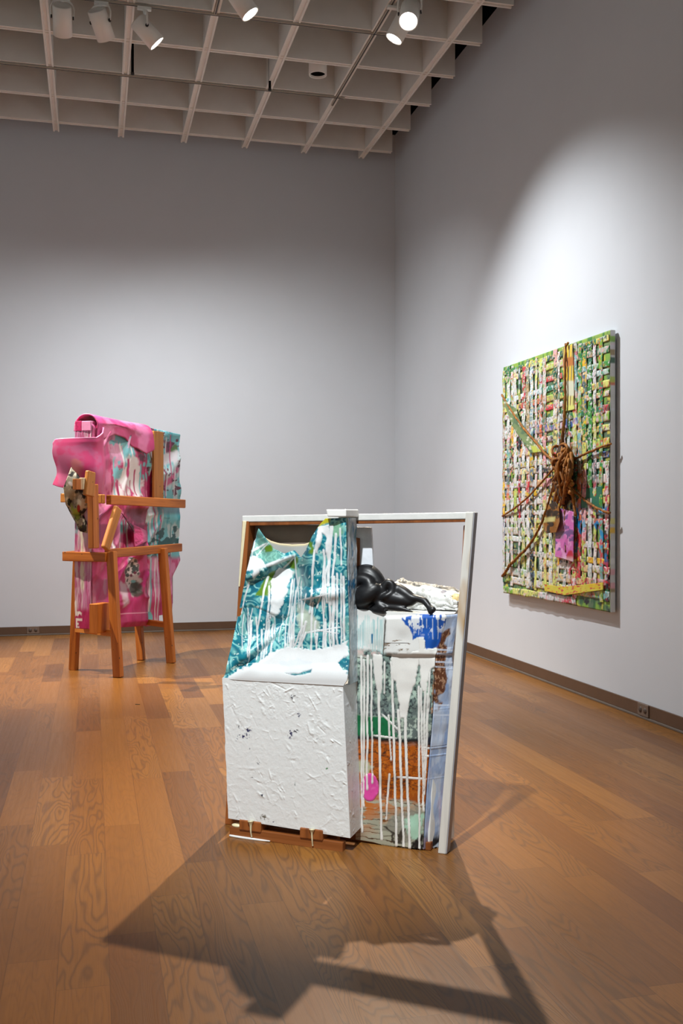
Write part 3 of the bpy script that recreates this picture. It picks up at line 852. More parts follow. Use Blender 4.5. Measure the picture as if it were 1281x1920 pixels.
fur = ell(X, Y, 8, 120, 18, 84, 0, .2, .5, 5, .06); paint(C, fur, lin(98, 54, 30)); paint(C, fur * ss(.5, .6, fbm(X * .3, Y * .2, 4)), lin(176, 134, 104))
for yy in (84, 92, 110, 120, 200, 220): paint(C, (1 - ss(.8, 2.2, np.abs(Y - yy - .1 * X))) * .9, lin(214, 222, 238))
paint(C, ss(440, 462, Y + 10 * fbm(X * .2, Y * .1, 3)), lin(26, 26, 30)); paint(C, poly(X, Y, [(20, 470), (34, 462), (40, 480), (18, 480)], 2), lin(186, 200, 214)); paint(C, ss(300, 380, Y) * ss(.5, .7, fbm(X * .1, Y * .03, 41)) * .5, lin(190, 168, 190))
grid('collage_side', V, C, COLL, cs, 0.006, 1.0)
# body and top of the box
TZ = FRONT_V[0, :, 2].mean()
bm = bmesh.new()
bp = [(.548, .012), (FRONT_V[-1, -1, 0] + .02, .012), (FRONT_V[-1, -1, 0] + .05, .07), (.87, .17), (.56, .17)]
tp = [(.548, .012), (FRONT_V[0, -1, 0] - .012, .02), (FRONT_V[0, -1, 0] + .02, .07), (.885, .17), (.56, .17)]
lo = [bm.verts.new((x, y, .006)) for x, y in bp]; hi = [bm.verts.new((x, y, TZ - .004)) for x, y in tp]
bm.faces.new(lo[::-1]); bm.faces.new(hi)
for i in range(5): bm.faces.new((lo[i], lo[(i + 1) % 5], hi[(i + 1) % 5], hi[i]))
from_bm('box_body', bm, plain('box_white', lin(222, 222, 218), .5, .05, 20, bmp=.3), cs)

# --- crumpled white canvas roll at the back of that box
nu, nv = 110, 60
s = np.linspace(0, 1, nu)[None, :]; t = np.linspace(0, 1, nv)[:, None]
aL, aR = cp(735, 1110, .17)[0], cp(864, 1125, .17)[0]
topz = np.interp(s, [0, .12, .35, .6, .8, 1], [.930, .932, .918, .916, .905, .885])
ang = t * PI * .62
X = s * 110 + 0 * t; Y = t * 60 + 0 * s
bulk = .004 * (fbm(X * .08, Y * .12, 5, 3) - .5) + .012 * (1 - np.abs(2 * fbm(X * .05, Y * .10, 15, 3) - 1)) ** 5
z = np.where(t < .45, TZ + (topz - .02 - TZ) * (t / .45), topz - .02 + .02 * np.sin(np.clip((t - .45) / .55, 0, 1) * PI * .5))
y = np.where(t < .45, .135 + 0 * s, .135 + .10 * np.clip((t - .45) / .55, 0, 1))
V = np.stack((aL + (aR - aL) * s + 0 * t, y - bulk * (t < .6), z + bulk * (t > .3)), -1)
V = V[::-1]
C = np.ones(V.shape) * np.array(lin(216, 217, 214)); Xr, Yr = X[::-1], Y[::-1]
paint(C, ss(.62, .7, fbm(Xr * .15, Yr * .2, 7)) * .5, lin(176, 172, 160)); paint(C, ell(Xr, Yr, 84, 40, 7, 5, .4, .3, .8, 3, .3), lin(56, 66, 96)); paint(C, ell(Xr, Yr, 104, 34, 6, 9, 0, .3, .4, 3), lin(214, 188, 130)); paint(C, ell(Xr, Yr, 6, 50, 6, 4, 0, .3, .4, 3), lin(70, 80, 110))
paint(C, (1 - ss(.12, .35, np.abs(np.sin(Xr * .9)))) * (Yr < 26) * .25, lin(180, 180, 176))
grid('canvas_fold', V, C, vcol('white_cloth', .55, 200, .2), cs, .006, 1.0)
box('fold_core', aL + .01, aR - .005, .150, .225, TZ - .004, .885, WHITEP, cs, .01)

# --- white board at the back of the middle, brown recess
q = cp(np.array([655., 702.]), np.array([988., 1110.]), .075)
q2 = cp(704, 1100, .075)
prism8('back_board', [(q[0][0], .072, TZ), (q2[0], .072, TZ), (q2[0], .088, TZ), (q[0][0], .088, TZ), (q[0][0], .072, q[0][2]), (q[1][0] - .012, .072, q[0][2]), (q[1][0] - .012, .088, q[0][2]), (q[0][0], .088, q[0][2])],
       plain('streaked_white', lin(226, 230, 236), .5, .10, 26, bmp=.4), cs, .003)
q = cp(np.array([656., 675.]), np.array([1005., 1064.]), .070)
prism8('brown_recess', [(q[0][0], .066, TZ), (q[1][0], .066, TZ), (q[1][0], .072, TZ), (q[0][0], .072, TZ), (q[0][0], .066, q[0][2]), (q[1][0], .066, q[0][2] - .008), (q[1][0], .072, q[0][2] - .008), (q[0][0], .072, q[0][2])], BROWNW, cs, .001)

# --- black knotted stuffed figure lying on top
def tubes_to_body(name, tubes, mat, parent, voxel=0.0042):
    bm = bmesh.new()
    for pts in tubes:
        P = spline(pts, 8); bm_tube(bm, P[:, :3], P[:, 3], 16)
        for e in (0, -1):
            bmesh.ops.create_icosphere(bm, subdivisions=2, radius=float(P[e, 3]), matrix=Matrix.Translation(tuple(P[e, :3])))
    me = bpy.data.meshes.new(name); bm.to_mesh(me); bm.free()
    o = bpy.data.objects.new(name + '_build', me); COL.objects.link(o)
    r = o.modifiers.new('r', 'REMESH'); r.mode = 'VOXEL'; r.voxel_size = voxel
    sm = o.modifiers.new('s', 'SMOOTH'); sm.factor = .5; sm.iterations = 3
    dg = bpy.context.evaluated_depsgraph_get(); dg.update()
    m2 = bpy.data.meshes.new_from_object(o.evaluated_get(dg)); m2.name = name
    bpy.data.objects.remove(o); bpy.data.meshes.remove(me)
    m2.materials.clear(); m2.materials.append(mat)
    m2.polygons.foreach_set('use_smooth', [True] * len(m2.polygons))
    return link(bpy.data.objects.new(name, m2), parent)


def bp_(px, py, b, r):
    p = cp(px, py, b); return (p[0], b, p[2], r)


RUB = plain('black_rubber', (0.008, 0.008, 0.009), .42, .3, 30, spec=.45, bmp=.15)
tubes = [
    # great outer coil
    [bp_(664, 1138, .05, .026), bp_(664, 1108, .06, .032), bp_(672, 1083, .06, .036), bp_(690, 1076, .05, .036), bp_(705, 1090, .045, .034), bp_(711, 1112, .04, .032), bp_(704, 1132, .04, .028)],
    # inner coil
    [bp_(662, 1116, .02, .022), bp_(672, 1088, .015, .022), bp_(690, 1090, .01, .022), bp_(693, 1104, .0, .022), bp_(680, 1112, .0, .024), bp_(668, 1122, .005, .024), bp_(668, 1134, .015, .018)],
    # belly
    [bp_(668, 1126, .01, .026), bp_(688, 1118, .0, .032), bp_(704, 1106, .01, .030), bp_(708, 1122, .015, .024)],
    # knot
    [bp_(722, 1124, .01, .010), bp_(719, 1106, .01, .013), bp_(726, 1093, .015, .014), bp_(735, 1096, .015, .013), bp_(735, 1110, .01, .013), bp_(724, 1118, -.004, .011), bp_(716, 1120, .0, .010)],
    # gathered foot of the knot
    [bp_(716, 1120, .015, .012), bp_(712, 1134, .005, .017), bp_(722, 1143, .0, .016), bp_(702, 1142, .005, .014)],
    [bp_(700, 1142, .01, .012), bp_(684, 1139, .01, .014), bp_(668, 1137, .015, .014)],
    # upper leg, knee and foot
    [bp_(730, 1104, .03, .016), bp_(744, 1104, .03, .021), bp_(758, 1112, .025, .022), bp_(772, 1121, .02, .018), bp_(784, 1123, .015, .013), bp_(796, 1127, .01, .013), bp_(805, 1138, .0, .011), bp_(812, 1143, -.006, .012)],
    [bp_(805, 1138, .0, .011), bp_(808, 1147, -.008, .011)],
    # lower leg
    [bp_(716, 1128, .02, .022), bp_(732, 1122, .02, .028), bp_(752, 1125, .02, .027), bp_(768, 1128, .02, .019), bp_(781, 1124, .018, .012)],
    [bp_(728, 1138, .005, .012), bp_(744, 1140, .004, .012), bp_(760, 1143, .0, .008), bp_(774, 1147, -.004, .003)],
]
tubes_to_body('knotted_figure', tubes, RUB, cs)['label'] = 'black glossy knotted stuffed limb form'

# ================================================================== pink slab held in a timber stool
SF = Frame(-3.121, -2.564, math.atan2(.819, .573))
st = empty('stool_sculpture', SF.o, SF.a)
tag(st, 'orange pine stool frame clamping a crumpled pink painted slab', 'sculpture')


def sp(px, py, b):
    return SF.on(px, py, b)


def floor_pt(px, py):
    w_ = at_z(px, py, 0.0); return SF.R.T @ (w_ - SF.o)


# --- legs (feet from the photograph's floor contact, tops at the seat rails)
def leg(foot, top, w, d, side=(1, 0, 0)):
    o = beam('leg', (foot[0], foot[1], 0.0), top, w, d, side, PINE, st, .006)
    return o

f1 = floor_pt(222, 1270); f2 = floor_pt(138, 1256); f3 = floor_pt(321, 1243); f4 = floor_pt(265, 1238)
t1 = sp(209, 1034, -.17); t2 = sp(146, 1050, .18); t3 = sp(305, 1028, -.17)
leg(f1, t1, .050, .066); leg(f2, t2, .050, .060); leg(f3, t3, .050, .066)
t4 = (f4[0] + .02, f4[1] + .04, .34)
leg(f4, t4, .045, .060)
# stretchers low down
def lerp(a, b, k): return np.array(a) + (np.array(b) - np.array(a)) * k
zs = .315
a = lerp(f1, t1, zs / t1[2]); b_ = lerp(f2, t2, zs / t2[2]); beam('stretcher', a, b_, .045, .040, (0, 0, 1), PINEL, st, .004, ext=-.02)
a = lerp(f3, t3, .300 / t3[2]); beam('stretcher', a, (t4[0], t4[1], .315), .045, .035, (0, 0, 1), PINE, st, .004, ext=-.01)
# seat rails
zr = .895
beam('seat_rail', (-.02, -.145, zr), (1.03, -.145, zr + .012), .066, .045, (0, 0, 1), PINE, st, .005)
beam('seat_rail', (-.03, -.15, zr - .025), (-.01, .24, zr - .025), .070, .04, (0, 0, 1), PINE, st, .005)
beam('seat_rail', (-.03, .185, zr - .02), (.98, .185, zr), .066, .04, (0, 0, 1), PINE, st, .005)
# upper clamp beams
beam('clamp_beam', (-.0, -.145, 1.29), (1.085, -.145, 1.268), .070, .045, (0, 0, 1), PINE, st, .005)
beam('clamp_beam', (-.04, -.13, 1.295), (-.03, .24, 1.305), .066, .045, (0, 0, 1), PINEL, st, .005)
# post, its sawn top, brace
Pb = sp(176, 1028, -.20); Pt = sp(174, 908, -.20)
beam('post', Pb, Pt, .075, .045, (1, 0, 0), PINE, st, .005)
a = sp(166, 930, -.235); b_ = sp(170, 884, -.235)
beam('offcut', a, b_, .105, .030, (1, 0, 0), PINEL, st, .006, w2=.085)
a = sp(197, 1030, -.19); b_ = sp(221, 952, -.19)
beam('brace', a, b_, .080, .034, (1, 0, 0), PINEL, st, .010)
# upright board on the far half
a = sp(296, 935, -.03); b_ = sp(296, 809, -.03)
beam('upright_board', a, b_, .145, .022, (1, 0, 0), PINEL, st, .003)
# small block standing on the stretcher
a = sp(187, 1186, -.10); b_ = sp(187, 1131, -.10)
beam('spacer_block', a, b_, .16, .07, (1, 0, 0), PINE, st, .004)

# --- pigment shared by the slab
PK = lin(206, 64, 124); PKL = lin(226, 138, 178); PKD = lin(170, 30, 92); MAR = lin(96, 26, 58); AQ = lin(120, 200, 206); WH = lin(232, 228, 232)
PAINTED = vcol('enamel_pink', .38, 220, .12, .2)


def slab_colour(PX, PY, aqua):
    """Poured enamel: pink ground, white and aqua runs."""
    n1 = fbm(PX * .07, PY * .03, 3, 4); n2 = fbm(PX * .16, PY * .030, 13, 4)
    C = np.ones(PX.shape + (3,)) * np.array(AQ if aqua else PK)
    if aqua:
        paint(C, ss(.5, .65, n1), lin(206, 228, 228)); paint(C, ss(.57, .66, n2) * .8, lin(60, 176, 190))
        paint(C, poly(PX, PY, [(306, 826), (326, 832), (330, 850), (312, 858)], 3, 6, 3), lin(136, 40, 82)); paint(C, ell(PX, PY, 327, 842, 7, 11, .3, .3, .4, 4), lin(90, 130, 70))
        paint(C, poly(PX, PY, [(304, 906), (334, 872), (334, 884), (304, 920)], 3, 5, 4) * .9, PK); paint(C, ss(.58, .66, fbm(PX * .16, PY * .16, 33)) * (PY < 930), MAR)
        paint(C, poly(PX, PY, [(304, 852), (332, 846), (332, 864), (306, 874)], 3, 5, 8), WH)
        for x, y0, y1, w, c in ((279, 945, 1030, 2.2, WH), (286, 950, 1030, 1.4, PK), (291, 950, 1020, 2.0, WH), (297, 965, 1024, 1.5, PK), (301, 955, 990, 1.5, WH), (310, 820, 930, 1.4, WH), (318, 815, 905, 1.2, PK), (324, 860, 935, 1.4, WH), (308, 880, 935, 1.2, PKD), (281, 812, 930, 1.3, WH)):
            paint(C, drip(PX, PY, x, y0, y1, w, x % 9, 2), c)
        paint(C, (PX < 287) * (PY < 935) * ss(.42, .56, n2), PKD); paint(C, (PX < 287) * (PY < 900) * ss(.52, .6, n1), WH)
        paint(C, ss(944, 952, PY) * (1 - ss(960, 968, PY)) * .6, lin(90, 60, 84)); paint(C, ss(.6, .64, fbm(PX * .07, PY * .07, 52)) * ss(965, 980, PY), lin(28, 90, 90))  # first: clamp beam's shadow painted into the pigment as a dark band
        low = ss(1040, 1052, PY)
        paint(C, low, PK); paint(C, low * ss(.5, .6, n2), PKL)
        for x, w, c in ((278, 2.6, WH), (280, 1.8, AQ), (288, 1.6, WH), (294, 2.2, lin(224, 190, 206)), (299, 1.4, PKD), (306, 3, lin(110, 110, 116)), (313, 2, WH)):
            paint(C, drip(PX, PY, x, 1046, 1164, w, x % 7, 2) * low, c)
        paint(C, ell(PX, PY, 280, 1156, 6, 10, 0, .3, .3, 3), AQ)
    else:
        paint(C, ss(.48, .62, n1) * .8, PKL); paint(C, ss(.56, .66, n2) * .85, PKD)
        paint(C, poly(PX, PY, [(206, 815), (222, 800), (240, 826), (248, 860), (226, 860), (210, 880), (204, 850)], 5, 10, 3) * .7, lin(222, 176, 208))
        paint(C, ss(.54, .62, fbm(PX * .10, PY * .07, 43)) * poly(PX, PY, [(205, 800), (276, 840), (276, 900), (205, 900)], 6), lin(120, 186, 196))
        for pts in ([(228, 856), (246, 852), (262, 880), (266, 930), (246, 934), (232, 900)], [(222, 884), (232, 878), (236, 930), (224, 930)], [(210, 910), (220, 896), (222, 934), (208, 934)]):
            paint(C, poly(PX, PY, pts, 3, 8, 5), WH)
        for x, y0, y1, w, c in ((216, 900, 940, 3, PKD), (232, 860, 935, 2.4, PKD), (224, 830, 920, 1.6, WH), (250, 880, 930, 2, PKD), (262, 870, 925, 2, AQ), (266, 835, 900, 1.6, PKD), (243, 900, 925, 1.3, PKD), (272, 820, 935, 1.6, PKD), (240, 830, 900, 1.6, WH), (210, 860, 930, 1.4, AQ)):
            paint(C, drip(PX, PY, x, y0, y1, w, x % 9, 3), c)
        for cx, cy, rx, ry in ((250, 843, 9, 5), (262, 858, 10, 6), (232, 814, 9, 4), (222, 808, 8, 3)):
            paint(C, ell(PX, PY, cx, cy, rx, ry, .4, .4, .6, cx % 5, .2) * .9, MAR)  # maroon dabs put shade in the folds into the pigment
        mid = ss(948, 956, PY) * (1 - ss(1028, 1040, PY))
        paint(C, mid * ss(.40, .6, n2) * .9, lin(150, 40, 92)); paint(C, mid * poly(PX, PY, [(230, 950), (276, 950), (276, 985), (240, 975)], 5, 5) * .8, lin(110, 70, 90))  # dark tones here include painted shadow below the clamp beam
        paint(C, poly(PX, PY, [(222, 978), (234, 974), (236, 1000), (216, 1000)], 3, 4, 5) * mid, AQ)
        for x, w, c in ((206, 2, WH), (214, 2.6, PKL), (226, 2, WH), (232, 1.8, PKD), (240, 2, lin(190, 206, 200))):
            paint(C, drip(PX, PY, x, 975, 1030, w, x % 9, 4) * mid, c)
        low = ss(1036, 1044, PY)
        paint(C, low, lin(206, 58, 128)); paint(C, low * ss(.46, .6, n2) * .5, lin(180, 44, 108))
        blob = poly(PX, PY, [(236, 1046), (254, 1050), (262, 1076), (258, 1110), (246, 1120), (238, 1100), (232, 1072)], 2, 5, 3)
        paint(C, blob, WH); paint(C, blob * ss(.46, .54, fbm(PX * .18, PY * .18, 7)), lin(70, 84, 84)); paint(C, ell(PX, PY, 252, 1104, 11, 16, .1, .3, .3, 5) * .9, lin(74, 78, 70)); paint(C, ell(PX, PY, 250, 1090, 5, 3, 0, .3, .5, 5), AQ)
        paint(C, poly(PX, PY, [(222, 1090), (236, 1094), (238, 1130), (226, 1140), (222, 1120)], 3, 4, 6), lin(226, 196, 214))
        for cx, cy in ((246, 1079), (253, 1074)): paint(C, ell(PX, PY, cx, cy, 3, 3, 0, .3, .2), lin(120, 40, 70))
        paint(C, (1 - ss(.5, 1.3, np.abs(PY - 1152 + .05 * (PX - 200)))) * low, lin(244, 170, 206))
        left = 1 - ss(196, 205, PX)
        paint(C, left * .45, lin(196, 110, 160)); paint(C, left * ss(1040, 1060, PY) * ss(.45, .6, n1) * .8, lin(206, 150, 186))
    return C


def crumple(PX, PY, seed, amp):
    r = 1 - np.abs(2 * fbm(PX * .026 + PY * .008, PY * .013, seed, 2) - 1)
    return amp * (r ** 3 - .3) + amp * .25 * (fbm(PX * .06, PY * .03, seed + 5, 2) - .5)


# near half of the slab, with its left end and its back
def slab(name, x0, x1, topf, botf, seed, aqua, amp, y0=0.0, thick=.14, edge_w=None):
    nu, nv = 150, 330
    s = np.linspace(0, 1, nu)[None, :]; t = np.linspace(0, 1, nv)[:, None]
    a = x0 + (x1 - x0) * s + 0 * t
    if edge_w is not None: a = a + edge_w * (fbm(t * 9 + 0 * s, 0 * s + seed + 0 * t, seed) - .5) * ss(.75, 1, s)
    zt = topf(s); zb = botf(s); z = zt + (zb - zt) * t
    # photograph pixels of each point on the undisplaced face, for the pigment pattern
    w_ = (np.stack((a, 0 * a + y0, z), -1) @ SF.R.T) + SF.o - CAM
    dep = w_ @ FWD; PX = CX + F * (w_ @ RIGHT) / dep; PY = CY - F * w_[..., 2] / dep
    e = np.minimum(np.minimum(s, 1 - s) * 30, np.minimum(t, 1 - t) * 40)
    b = y0 - np.maximum(crumple(PX, PY, seed, amp), -.01) * np.clip(e, 0, 1)
    C = slab_colour(PX, PY, aqua)
    return grid(name, np.stack((a, b, z), -1), C, PAINTED, st, .006, 1.0), (zt, zb)


zA = lambda s: 1.80 + 0 * s
slab('slab_front', 0.0, .75, lambda s: 1.845 - .02 * s, lambda s: .335 - .05 * s, 5, False, .055)
slab('aqua_panel', .735, 1.27, lambda s: 1.885 - .02 * s, lambda s: np.where(s < .38, .275, np.where(s < .72, .345, .62 + .6 * (s - .72))), 25, True, .026, .005, .12, .07)
# body: left end painted in streaks, back plain
nu, nv = 60, 300
s = np.linspace(0, 1, nu)[None, :]; t = np.linspace(0, 1, nv)[:, None]
y = .145 - .145 * s + 0 * t; z = 1.85 + (.335 - 1.85) * t + 0 * s
X = s * 60 + 0 * t; Y = t * 300 + 0 * s
a = .0 + .008 * (fbm(X * .1, Y * .04, 3) - .5)
C = np.ones(a.shape + (3,)) * np.array(lin(196, 128, 172)); paint(C, ss(.45, .6, fbm(X * .12, Y * .02, 3)) * .8, lin(220, 196, 212)); paint(C, ss(.52, .62, fbm(X * .14, Y * .03, 23)) * .8, lin(176, 60, 120))
paint(C, poly(X, Y, [(20, 150), (32, 150), (34, 246), (22, 240)], 3, 6, 3), lin(214, 210, 196)); paint(C, ss(266, 276, Y), lin(170, 30, 92))
for bar in ((4, 285, 9, 299), (4, 285, 27, 288.5), (4, 291.5, 14, 294.5), (4, 296.5, 16, 299)):
    paint(C, poly(X, Y, [(bar[0], bar[1]), (bar[2], bar[1]), (bar[2], bar[3]), (bar[0], bar[3])], .8), WH)
paint(C, poly(X, Y, [(0, 262), (6, 258), (8, 273), (26, 277), (26, 281), (8, 280), (0, 280)], 1.2, 3, 2), WH)
paint(C, (1 - ss(1, 2.5, np.abs(X - 10 - 20 * (Y < 20)))) * (Y < 30) * .8, PKD); paint(C, poly(X, Y, [(2, 120), (12, 120), (12, 160), (2, 160)], 3, 5, 3) * .6, AQ)
grid('slab_end', np.stack((a, y, z), -1), C, PAINTED, st, .006, 1.0)
box('slab_core', .008, 1.20, .022, .12, .42, 1.80, plain('slab_core', lin(190, 150, 170), .7, .1, 10), st, .004)
box('slab_foot', .008, .72, .022, .12, .335, .42, plain('slab_pink', lin(196, 60, 126), .5, .08, 10), st, .003)
# two boards showing above the left end
box('slab_edge', -.01, .03, .085, .14, 1.80, 1.875, plain('stripe_magenta', lin(190, 40, 104), .4, .3, 60), st, .003)
box('slab_edge', -.012, .05, .0, .082, 1.80, 1.872, plain('pale_pink', lin(226, 150, 196), .4, .08, 20), st, .004)

# --- roll folded over the top
nu, nv = 130, 70
s = np.linspace(0, 1, nu)[None, :]; t = np.linspace(0, 1, nv)[:, None]
a = .015 + .745 * s + .02 * (t - .5)
sec = spline([(.155, 1.80), (.145, 1.87), (.10, 1.915), (.045, 1.925), (-.01, 1.905), (-.035, 1.86), (-.030, 1.80), (-.028, 1.70)], 12)
k = np.linspace(0, len(sec) - 1, nv)
yy = np.interp(k, np.arange(len(sec)), sec[:, 0])[:, None]; zz = np.interp(k, np.arange(len(sec)), sec[:, 1])[:, None]
hem = np.interp(s, [0, .15, .3, .5, .62, .72, .85, 1], [.03, .06, .10, .085, .03, .015, -.02, .02])
low = ss(.62, 1, t)
y = yy + 0 * s - .012 * (fbm(s * 7 + 0 * t, t * 5 + 0 * s, 3) - .5) - .03 * ss(.6, .9, s) * low
z = zz + low * (hem + .0) - .035 * s * (1 - .5 * s)
X = s * 130 + 0 * t; Y = t * 70 + 0 * s
C = np.ones(X.shape + (3,)) * np.array(lin(204, 74, 128)); paint(C, ss(.45, .62, fbm(X * .04, Y * .06, 3)) * .8, lin(224, 130, 174)); paint(C, poly(X, Y, [(28, 20), (38, 24), (44, 48), (36, 56), (30, 40)], 4, 8, 2) * .9, lin(204, 50, 116)); paint(C, poly(X, Y, [(0, 20), (14, 30), (10, 70), (0, 70)], 3, 4, 3) * .7, lin(206, 84, 150)); paint(C, ss(114, 128, X + .2 * (Y - 50)) * .8, lin(206, 56, 118))
grid('folded_flap', np.stack((a + 0 * t * 0, y, z), -1), C, PAINTED, st, .010, 0.0)

# --- big pink flap swinging out to the left
nu, nv = 100, 90
s = np.linspace(0, 1, nu)[None, :]; t = np.linspace(0, 1, nv)[:, None]
sec = spline([(.075, -.050), (.03, -.062), (-.03, -.050), (-.075, .02), (-.10, .10), (-.11, .19), (-.10, .25)], 14)
k = np.linspace(0, len(sec) - 1, nu)
xx = np.interp(k, np.arange(len(sec)), sec[:, 0])[None, :]; yy = np.interp(k, np.arange(len(sec)), sec[:, 1])[None, :]
top = np.interp(s, [0, .12, .3, .55, .8, .93, 1], [1.83, 1.79, 1.75, 1.745, 1.74, 1.735, 1.71]); bot = np.interp(s, [0, .15, .4, .7, 1], [1.30, 1.33, 1.36, 1.37, 1.40])
z = top + (bot - top) * t
curl = .03 * (1 - ss(0, .10, t)) * ss(.1, .3, s)
x = xx + .012 * np.sin(t * 5 + s * 4) - .02 * ss(.7, 1, t) * ss(.0, .5, s); y = yy + .012 * np.sin(t * 7) + curl * .3
X = s * 100 + 0 * t; Y = t * 90 + 0 * s
C = np.ones(X.shape + (3,)) * np.array(lin(196, 66, 120)); paint(C, ss(.44, .6, fbm(X * .05, Y * .05, 3)) * .8, lin(186, 96, 140)); paint(C, poly(X, Y, [(40, 50), (62, 48), (52, 66), (60, 76), (44, 70)], 3, 8, 3) * .8, lin(206, 40, 116)); paint(C, poly(X, Y, [(52, 40), (66, 40), (72, 88), (54, 88)], 4, 6, 5) * .5, lin(206, 130, 110)); paint(C, 1 - ss(0, .03, t) + 0 * s, lin(226, 130, 176))
grid('side_flap', np.stack((x + 0 * t, y + 0 * t, z), -1), C, PAINTED, st, .012, 0.0)

# --- dark printed cloth bunched below it
nu, nv = 80, 110
PX, PY = coons([(0, 134, 876), (.5, 148, 872), (1, 172, 886)], [(0, 150, 996), (1, 166, 1000)], [(0, 134, 876), (.3, 119, 914), (.55, 124, 946), (.8, 140, 976), (1, 150, 996)], [(0, 172, 886), (.5, 172, 945), (1, 166, 1000)], nu, nv)
b = .10 + .07 * (PX - 118) / 40 * -1 + crumple(PX, PY, 9, .06)
n1 = fbm(PX * .12, PY * .12, 3, 4)
C = np.ones(PX.shape + (3,)) * np.array(lin(150, 146, 128)); paint(C, ss(.45, .55, n1), lin(196, 190, 172)); paint(C, ss(.52, .6, fbm(PX * .14, PY * .1, 13)), lin(28, 28, 26))
paint(C, poly(PX, PY, [(126, 940), (150, 950), (150, 985), (138, 970)], 3, 5, 3) * ss(.35, .6, n1), lin(150, 170, 70)); paint(C, ell(PX, PY, 147, 953, 3, 8, 0, .3, .4), lin(150, 40, 40)); paint(C, poly(PX, PY, [(140, 916), (160, 918), (172, 924), (150, 926)], 2, 3), lin(16, 16, 16))
paint(C, poly(PX, PY, [(143, 888), (150, 886), (150, 898), (143, 898)], 1, 1), lin(20, 16, 16)); paint(C, ell(PX, PY, 132, 907, 6, 4, .6, .4, .3), lin(214, 212, 214))
V = SF.on(PX, PY, b)
grid('printed_cloth', V, C, vcol('dull_cloth', .7, 150, .2), st, .008, 0.0)
a = sp(144, 918, -.21); b_ = sp(144, 898, -.21); beam('offcut', a, b_, .055, .03, (1, 0, 0), PINE, st, .003)
a = sp(155, 918, -.215); b_ = sp(155, 896, -.215); beam('offcut', a, b_, .04, .03, (1, 0, 0), plain('chalk_block', lin(214, 200, 172), .6), st, .003)

# --- torn pink fold hanging over the rail
nu, nv = 60, 60
PX, PY = coons([(0, 228, 962), (.4, 246, 982), (1, 276, 996)], [(0, 240, 1026), (.5, 254, 1022), (1, 276, 1014)], [(0, 228, 962), (.5, 250, 996), (1, 252, 1026)], [(0, 276, 996), (1, 276, 1014)], nu, nv)
b = -.06 + .02 * (fbm(PX * .06, PY * .06, 3) - .5) + .05 * ss(.7, 1, np.linspace(0, 1, nu))[None, :]
C = np.ones(PX.shape + (3,)) * np.array(lin(214, 66, 130)); paint(C, poly(PX, PY, [(226, 960), (250, 986), (252, 1000), (240, 990)], 2), lin(70, 20, 40)); paint(C, ss(.5, .62, fbm(PX * .05, PY * .05, 8)) * .5, lin(224, 106, 160))
grid('torn_fold', SF.on(PX, PY, b), C, PAINTED, st, .008, 0.0)

# ================================================================== woven painting on the right wall
PF = Frame(-0.014, -3.83, -PI / 2, .0)
pa = empty('woven_painting', (-0.014, -3.83, .588), -PI / 2)
tag(pa, 'woven painting of green, white and red strips bound with brown rope', 'painting')
Z0 = .588; HW, HT = .82, 1.722
TH = -.034


def pp(px, py, y=-.05):
    p = PF.on(px, py, y); p = np.array(p); p[..., 2] -= Z0; return p


box('stretched_canvas', -HW, HW, TH + .004, .0, 0, HT, plain('canvas_edge', lin(206, 208, 206), .6, .06, 10), pa, .003)
WEAVE = vcol('acrylic_strips', .55, 200, .15)
# ground: mottled green at the top, grey and dark lower down
nu, nv = 200, 220
s = np.linspace(0, 1, nu)[None, :]; t = np.linspace(0, 1, nv)[:, None]
X = (s * 2 - 1) * HW + 0 * t; Z = HT * (1 - t) + 0 * s
n = fbm(X * 14, Z * 14, 3, 4); n2 = fbm(X * 34, Z * 10, 13, 3)
C = np.ones(X.shape + (3,)) * np.array(lin(96, 120, 92)); paint(C, ss(.45, .6, n), lin(130, 172, 70)); paint(C, ss(.52, .62, n2) * .8, lin(34, 92, 64)); paint(C, ss(.6, .68, fbm(X * 20, Z * 20, 33)), lin(206, 196, 84)); paint(C, ss(.55, .66, fbm(X * 9, Z * 9, 53)) * ss(1.2, .8, Z), lin(110, 112, 118)); paint(C, ss(.62, .7, fbm(X * 24, Z * 24, 71)), lin(40, 44, 50))
paint(C, ss(HT - .10, HT - .05, Z) * .8, lin(150, 180, 78)); paint(C, ss(HT - .10, HT - .05, Z) * ss(.5, .62, n2), lin(70, 130, 60))
paint(C, poly(X, Z, [(.1, .28), (.5, .34), (.52, .48), (.16, .50)], .02, .03, 3), lin(150, 152, 160)); paint(C, poly(X, Z, [(.25, 1.00), (.76, 1.02), (.76, .80), (.30, .82)], .02, .02, 3), lin(40, 104, 82))
grid('painted_ground', np.stack((X, TH + 0 * X, Z), -1), C, WEAVE, pa, .003, 0.0)

GRN = [lin(60, 150, 60), lin(30, 120, 74), lin(130, 184, 60), lin(92, 130, 108), lin(38, 96, 70)]
LIME = [lin(202, 216, 110), lin(216, 220, 120), lin(186, 206, 96), lin(226, 222, 140)]
WHT = [lin(226, 228, 226), lin(216, 220, 222), lin(230, 226, 220), lin(208, 212, 206)]
MUL = [lin(206, 50, 66), lin(66, 96, 158), lin(228, 192, 140), lin(214, 110, 70), lin(236, 190, 40), lin(124, 178, 178), lin(96, 110, 116), lin(226, 170, 180), lin(40, 44, 52), lin(160, 140, 100)]
BLU = [lin(36, 150, 206), lin(20, 120, 180), lin(120, 176, 206)]
SPL = [lin(232, 210, 212), lin(224, 216, 206)]
PNK = [lin(206, 80, 160), lin(196, 40, 90)]


